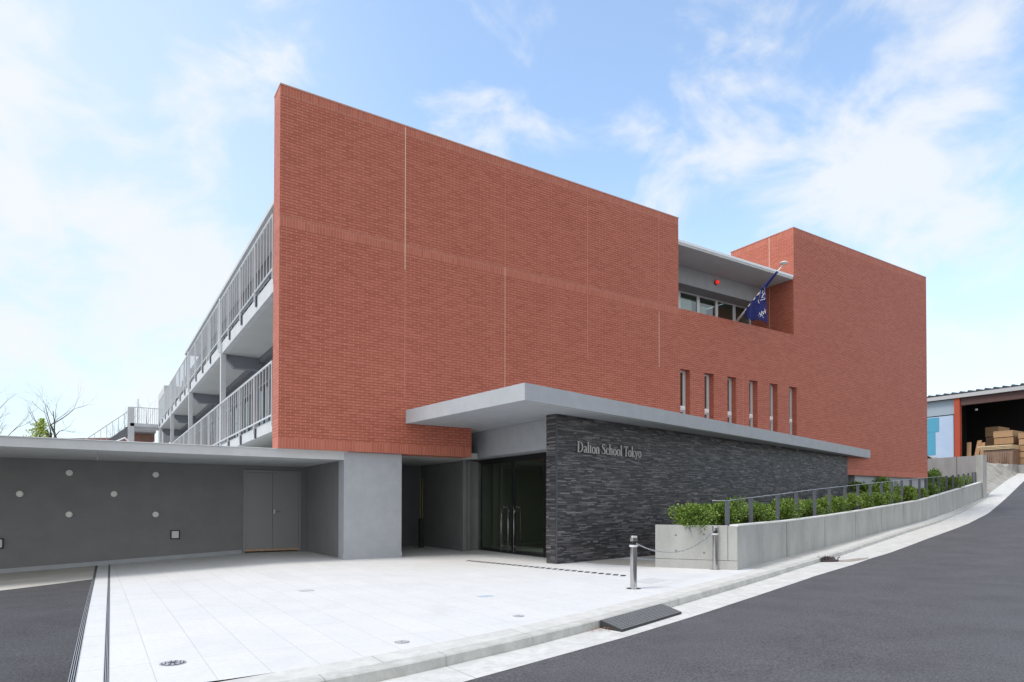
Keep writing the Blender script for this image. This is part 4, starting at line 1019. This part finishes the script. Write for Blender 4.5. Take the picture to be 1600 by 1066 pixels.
cv = MB(); cv.box(4.82, 5.06, 8.42, 8.56, -.01, .0035); tag(cv.build('paving_patch', mat('blue_inlay', (.42, .52, .60), .6)), 'faint bluish rectangular inlay in the white plaza before the glass doors', 'inlay')
# dark bristly bump and its stain on the gutter
cl_ = MB(); rn = random.Random(9)
for i in range(420):
    c = Vector((15.95 + rn.gauss(0, .17), 9.86 + rn.gauss(0, .07), rn.uniform(-.09, .02))); d = Vector((rn.uniform(-1, 1), rn.uniform(-1, 1), rn.uniform(0, 1))).normalized() * .10; s_ = Vector((rn.uniform(-1, 1), rn.uniform(-1, 1), rn.uniform(-1, 1))).normalized() * .018
    cl_.face([c - s_, c + s_, c + d])
cl_.lathe([(.30, -.10), (.27, -.05), (.14, -.01), (.02, .01)], (15.95, 9.86, .03), 14)
tag(cl_.build('debris_clump', mat('dark_brown_debris', (.045, .035, .035), .95)), 'dark clump of wet debris caught against the kerb', 'debris')
sm = MB(); prev = None
sg = [(16.15, 9.80), (16.4, 9.62), (16.8, 9.53), (17.2, 9.60), (17.6, 9.72), (17.2, 9.50), (16.9, 9.41), (16.4, 9.42), (16.0, 9.55)]
top_ = [(16.1, 9.86), (16.5, 9.74), (17.0, 9.72), (17.5, 9.66)]; bot_ = [(15.9, 9.62), (16.25, 9.36), (16.8, 9.40), (17.35, 9.53)]
def gz_(x, y):
    f = (y - av(x)) / (kv(x) - .012 - av(x)); return (road_z(x, av(x)) + .003) * (1 - f) + (H(x, kv(x)) - .10) * f + .006
for a, b_, c, d in zip(top_, top_[1:], bot_, bot_[1:]): sm.face([(*c, gz_(*c)), (*d, gz_(*d)), (*b_, gz_(*b_)), (*a, gz_(*a))])
tag(sm.build('dirt_stain', noisy('brown_stain', (.20, .16, .125), (.46, .42, .38), 9, 40, .9, .1, .002), None), kind='stuff')
for i in range(9):
    pass
lv = MB(); rn = random.Random(4)
for i in range(16):
    x = 4.92 + rn.gauss(0, .10); y = 5.86 + rn.gauss(0, .04) - (x - 4.92) * .1; a = rn.uniform(0, 6); dx, dy = .025 * math.cos(a), .025 * math.sin(a); z_ = -.085 + rn.uniform(0, .02)
    lv.face([(x, y, z_), (x + dx, y + dy, z_ + .01), (x + dx - dy * .6, y + dy + dx * .6, z_), (x - dy * .6, y + dx * .6, z_ + .006)])
tag(lv.build('fallen_leaves', mat('dry_leaf', (.40, .16, .07), .8)), kind='stuff')

# ------------------------------------------------------------------ right hand boundary, yard, shed and timber
bw = empty('boundary_wall', (45.6, 18.2, 1.9), 'grey concrete boundary wall between the planting bed and the timber yard', 'wall')
MB().hexa([(45.5, 18.4, 1.0), (45.72, 18.4, 1.0), (45.72, 24.2, 1.0), (45.5, 24.2, 1.0), (45.5, 18.4, 4.49), (45.72, 18.4, 4.49), (45.72, 24.2, 4.46), (45.5, 24.2, 4.46)]).build('wall_section', M['oldconcrete'], bw)
for v in (19.45,): MB().box(45.492, 45.5, v - .012, v + .012, 1.2, 4.485).build('joint', M['darkgap'], bw)
MB().box(45.45, 45.95, 18.0, 18.38, 1.5, 4.52).build('end_pillar', M['concrete'], bw)
def yz(u, v):
    base = zg(u, v); e = av(u)
    return base - .09 + (max(0, 4.75 - (base - .09))) * smooth(0.3, 4.2, v - e) * smooth(44, 58, u) ** .5 if u < 61 else max(base - .09, 4.75 * smooth(.1, 1.2, v - e) + (base - .09) * (1 - smooth(.1, 1.2, v - e)))
mb = MB(); ycols = urange(46.0, 82, 1.0)
for x0, x1 in zip(ycols, ycols[1:]):
    def ry(u, j): 
        a = (kv(u) - .012) ; v = a + (34 - a) * (j / 16) ** 1.6; return (u, v, (zg(u, kv(u)) + 0.0) + (max(0, 4.72 - zg(u, kv(u)))) * smooth(0, interp(u, [46, 52, 60, 82], [3.4, 2.8, .5, .5]), v - a))
    for j in range(16): mb.face([ry(x0, j), ry(x1, j), ry(x1, j + 1), ry(x0, j + 1)])
tag(mb.build('yard_apron', noisy('streaked_concrete', (.22, .21, .185), (.42, .41, .38), 1.4, 24, .9, .3, .004, stretch=(1, .35, 2))), kind='structure')

sh = empty('timber_shed', (62, 24, 4.7), 'open timber shed with corrugated roof, blue cladding and orange post', 'shed')
# corrugated roof: eave along v at u=62, falling towards us
rf = MB(); corr = .62
nn_ = 12 * 16
def rp_(k, d_):
    v = 20.9 + k * corr / 12; return (61.6 + d_, v, 10.93 + .21 * max(0, math.sin(2 * math.pi * k / 12)) + d_ * .06)
for k in range(nn_):
    rf.face([rp_(k, 0), rp_(k, 14), rp_(k + 1, 14), rp_(k + 1, 0)]); 
    a, b_ = rp_(k, 0), rp_(k + 1, 0); rf.face([a, b_, (b_[0], b_[1], 10.90), (a[0], a[1], 10.90)])
rf.build('roof', mat('dark_corrugated_roof', (.05, .052, .058), .85), sh)
MB().box(61.55, 61.75, 20.9, 30.8, 10.60, 10.90).build('gutter', mat('pale_gutter', (.42, .42, .43), .5), sh)
MB().box(61.8, 62.1, 20.9, 26.1, 9.95, 10.58).build('beam', mat('brown_beam', (.085, .045, .04), .8), sh)
MB().box(61.7, 62.05, 26.12, 26.55, 4.5, 10.58).build('post', mat('orange_red_post', (.36, .055, .022), .7), sh)
MB().box(61.95, 62.05, 26.56, 31, 9.30, 10.58).build('upper_cladding', mat('grey_blue_sheet', (.30, .36, .42), .6), sh)
MB().box(61.96, 62.06, 26.72, 31, 4.5, 9.22).build('cladding', noisy('pale_blue_sheet', (.36, .46, .62), (.42, .52, .66), 1, 8, .6, .05, .002), sh)
MB().box(61.93, 61.955, 27.85, 31, 7.9, 9.15).box(61.93, 61.955, 28.15, 31, 5.9, 7.88).build('cladding_panel', mat('teal_blue_sheet', (.07, .30, .44), .5), sh)
MB().box(61.94, 61.958, 27.35, 28.2, 4.85, 5.20).build('notice', M['white'], sh)
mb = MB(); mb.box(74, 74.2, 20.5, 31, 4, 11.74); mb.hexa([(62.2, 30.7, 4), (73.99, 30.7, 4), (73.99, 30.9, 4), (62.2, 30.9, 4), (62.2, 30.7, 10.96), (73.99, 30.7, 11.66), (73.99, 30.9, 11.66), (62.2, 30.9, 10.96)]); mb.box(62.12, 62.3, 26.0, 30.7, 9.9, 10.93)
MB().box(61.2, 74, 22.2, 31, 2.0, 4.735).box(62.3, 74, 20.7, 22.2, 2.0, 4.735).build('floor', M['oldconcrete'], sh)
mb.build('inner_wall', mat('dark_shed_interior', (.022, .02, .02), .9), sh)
bl_ = MB().tube([(63.5, 25.6, 9.75), (63.5, 25.6, 9.60)], .10, 10).build('lamp', M['white'], sh)
# timber
T = [noisy('timber_a', (.36, .22, .12), (.46, .30, .17), 5, 40, .8, .2, .003, stretch=(1, 1, 6)), noisy('timber_b', (.30, .18, .095), (.40, .25, .14), 5, 40, .8, .2, .003, stretch=(1, 1, 6)), noisy('timber_c', (.50, .37, .22), (.62, .48, .31), 5, 40, .8, .2, .003)]
def stack(u, v0, v1, z0, n, hh, label, m_):
    o = empty('timber_stack', (u, (v0 + v1) / 2, z0), label, 'timber stack', 'stacks of sawn timber')
    z_ = z0
    for k in range(n):
        jit = random.uniform(-.06, .06); b = MB(); ns = 5
        for s_ in range(ns):
            b.box(u + .05 * abs(jit), u + 2.2, v0 + jit, v1 + jit, z_ + .05 + (hh - .06) * s_ / ns + .004, z_ + .05 + (hh - .06) * (s_ + 1) / ns)
        b.build('board_pack', T[(k + m_) % 2] if m_ < 2 else T[2], o)
        MB().box(u + .1, u + 2.0, v0 + .2, v0 + .3, z_, z_ + .049).box(u + .1, u + 2.0, v1 - .3, v1 - .2, z_, z_ + .049).build('bearer', M['black'], o)
        z_ += hh
    return o
stack(63.2, 22.9, 24.25, 4.75, 5, .58, 'tall stack of pale boards behind the brown sheeted pack', 0)
stack(63.0, 20.9, 22.45, 4.75, 5, .52, 'stack of boards at the right edge of the photo', 1)
stack(66.0, 24.9, 25.9, 4.75, 4, .9, 'dim stack of boards just inside the shed behind the orange post', 1)
o = empty('sheeted_pack', (61.9, 23.5, 4.7), 'brown sheeted timber pack with pale boards on top, front of the stacks', 'timber pack')
g = MB(); rn = random.Random(2); nV = 40
for k in range(nV):
    a, b_ = 22.35 + 2.05 * k / nV, 22.35 + 2.05 * (k + 1) / nV; fa, fb = .05 * math.sin(k * 1.9) + .03 * math.sin(k * 4.1), .05 * math.sin((k + 1) * 1.9) + .03 * math.sin((k + 1) * 4.1)
    g.hexa([(61.6 + fa, a, 4.72), (63.0, a, 4.72), (63.0, b_, 4.72), (61.6 + fb, b_, 4.72), (61.75, a, 6.0), (63.0, a, 6.0), (63.0, b_, 6.0), (61.75, b_, 6.0)])
g.build('sheet', noisy('brown_sheet', (.14, .085, .06), (.26, .17, .12), 6, 30, .55, .2, .004, stretch=(1, 3, .5)), o)
for k in range(3): MB().box(61.6 - .05 * k, 63.1, 22.35, 24.5 + .12 * k, 6.02 + k * .11, 6.12 + k * .11).build('board', T[2], o)
for k, (v, z1_, tl, lab) in enumerate(((25.85, 6.9, .25, 'pale plank leaning inside the shed nearest the orange post'), (25.45, 7.0, -.15, 'brown plank leaning inside the shed, middle of the three'), (24.95, 6.8, .1, 'dark plank leaning inside the shed nearest the stacks'))):
    g = MB(); g.hexa([(62.6, v - .16, 4.73), (62.68, v - .16, 4.73), (62.68, v + .16, 4.73), (62.6, v + .16, 4.73), (63.3, v - .16 + tl, z1_), (63.38, v - .16 + tl, z1_), (63.38, v + .16 + tl, z1_), (63.3, v + .16 + tl, z1_)])
    tag(g.build('leaning_plank', T[(0, 1, 1)[k]]), lab, 'plank', 'planks leaning in the shed')

# ------------------------------------------------------------------ bare trees beyond the annex
def bare_tree(base, pts, seed, label, depth=4, spread=.6, r0=.16, lean=(0, 0, 1), first=1.0):
    o = empty('bare_tree', base, label, 'tree', 'bare trees beyond the annex roof')
    rn = random.Random(seed); tr = MB(); cr = MB()
    def grow(p, d, l, r, lev, mb_):
        q0 = p; n = 4; path = [p]; rad = [r]
        for i in range(n):
            d = (d + Vector((rn.gauss(0, .13), rn.gauss(0, .13), rn.gauss(.03, .10)))).normalized(); p = p + d * l / n; path.append(p); rad.append(r * (1 - .45 * (i + 1) / n))
        mb_.tube(path, rad, 6 if lev < 2 else 4, caps=False)
        if lev >= depth: return
        for k in range(rn.choice([2, 3, 3])):
            i = rn.choice([2, 3, 4, 4]); nd = (d + Vector((rn.gauss(0, spread), rn.gauss(0, spread), rn.gauss(.1, spread * .6)))).normalized()
            grow(path[i], nd, l * rn.uniform(.55, .8) * (first if lev == 0 else 1), rad[i] * .56, lev + 1, cr)
    grow(Vector(base), Vector(lean).normalized(), pts, r0, 0, tr)
    tr.build('trunk', M['bark'], o, smooth=True); cr.build('crown', M['bark'] if seed % 2 else M['twig'], o, smooth=True)
bare_tree((-6.15, 70, 0), 8.0, 11, 'bare tree with a forked dark trunk, leftmost above the annex roof', 5, .42, .27, (.0, 0, 1), .52)
bare_tree((-.4, 70, 0), 8.2, 5, 'bare tree with one long branch leaning left, right of the yellow-green shrub', 5, .42, .40, (-.12, 0, 1), .5)
bare_tree((.6, 74, 0), 6.9, 8, 'pale twiggy bare tree just left of the outside stair', 5, .45, .36, (0, 0, 1), .52)
bare_tree((2.6, 76, 0), 7.0, 14, 'pale bare tree rising directly behind the outside stair', 5, .45, .34, (.1, 0, 1), .52)
bare_tree((-9.3, 76, 0), 7.0, 22, 'pale bare tree cut by the left edge of the photo', 5, .45, .30, (.12, 0, 1), .5)
et = empty('evergreen_tree', (-4.3, 68, 0), 'small yellow-green leafy treetop between the two dark bare trees', 'tree')
MB().tube([(-4.3, 68, 0), (-4.2, 68, 6), (-3.9, 68, 8.6)], [.12, .08, .03], 6).build('trunk', M['bark'], et)
g = MB(); rn = random.Random(5)
for i in range(1800):
    h_ = rn.random(); z_ = 6.2 + 2.5 * h_; w_ = 1.0 * (1 - h_) ** 1.1 + .22 + .15 * math.sin(h_ * 25); p = Vector((-4.3 + .4 * h_ + rn.gauss(0, .5) * w_, 68 + rn.gauss(0, .5) * w_, z_)); d = Vector((rn.gauss(0, 1), rn.gauss(0, 1), rn.gauss(.5, 1))).normalized() * .14; s_ = d.cross(Vector((rn.random(), rn.random(), rn.random()))).normalized() * .05
    g.face([p, p + d * .5 + s_, p + d, p + d * .5 - s_])
g.build('crown', M['leaf2'], et)
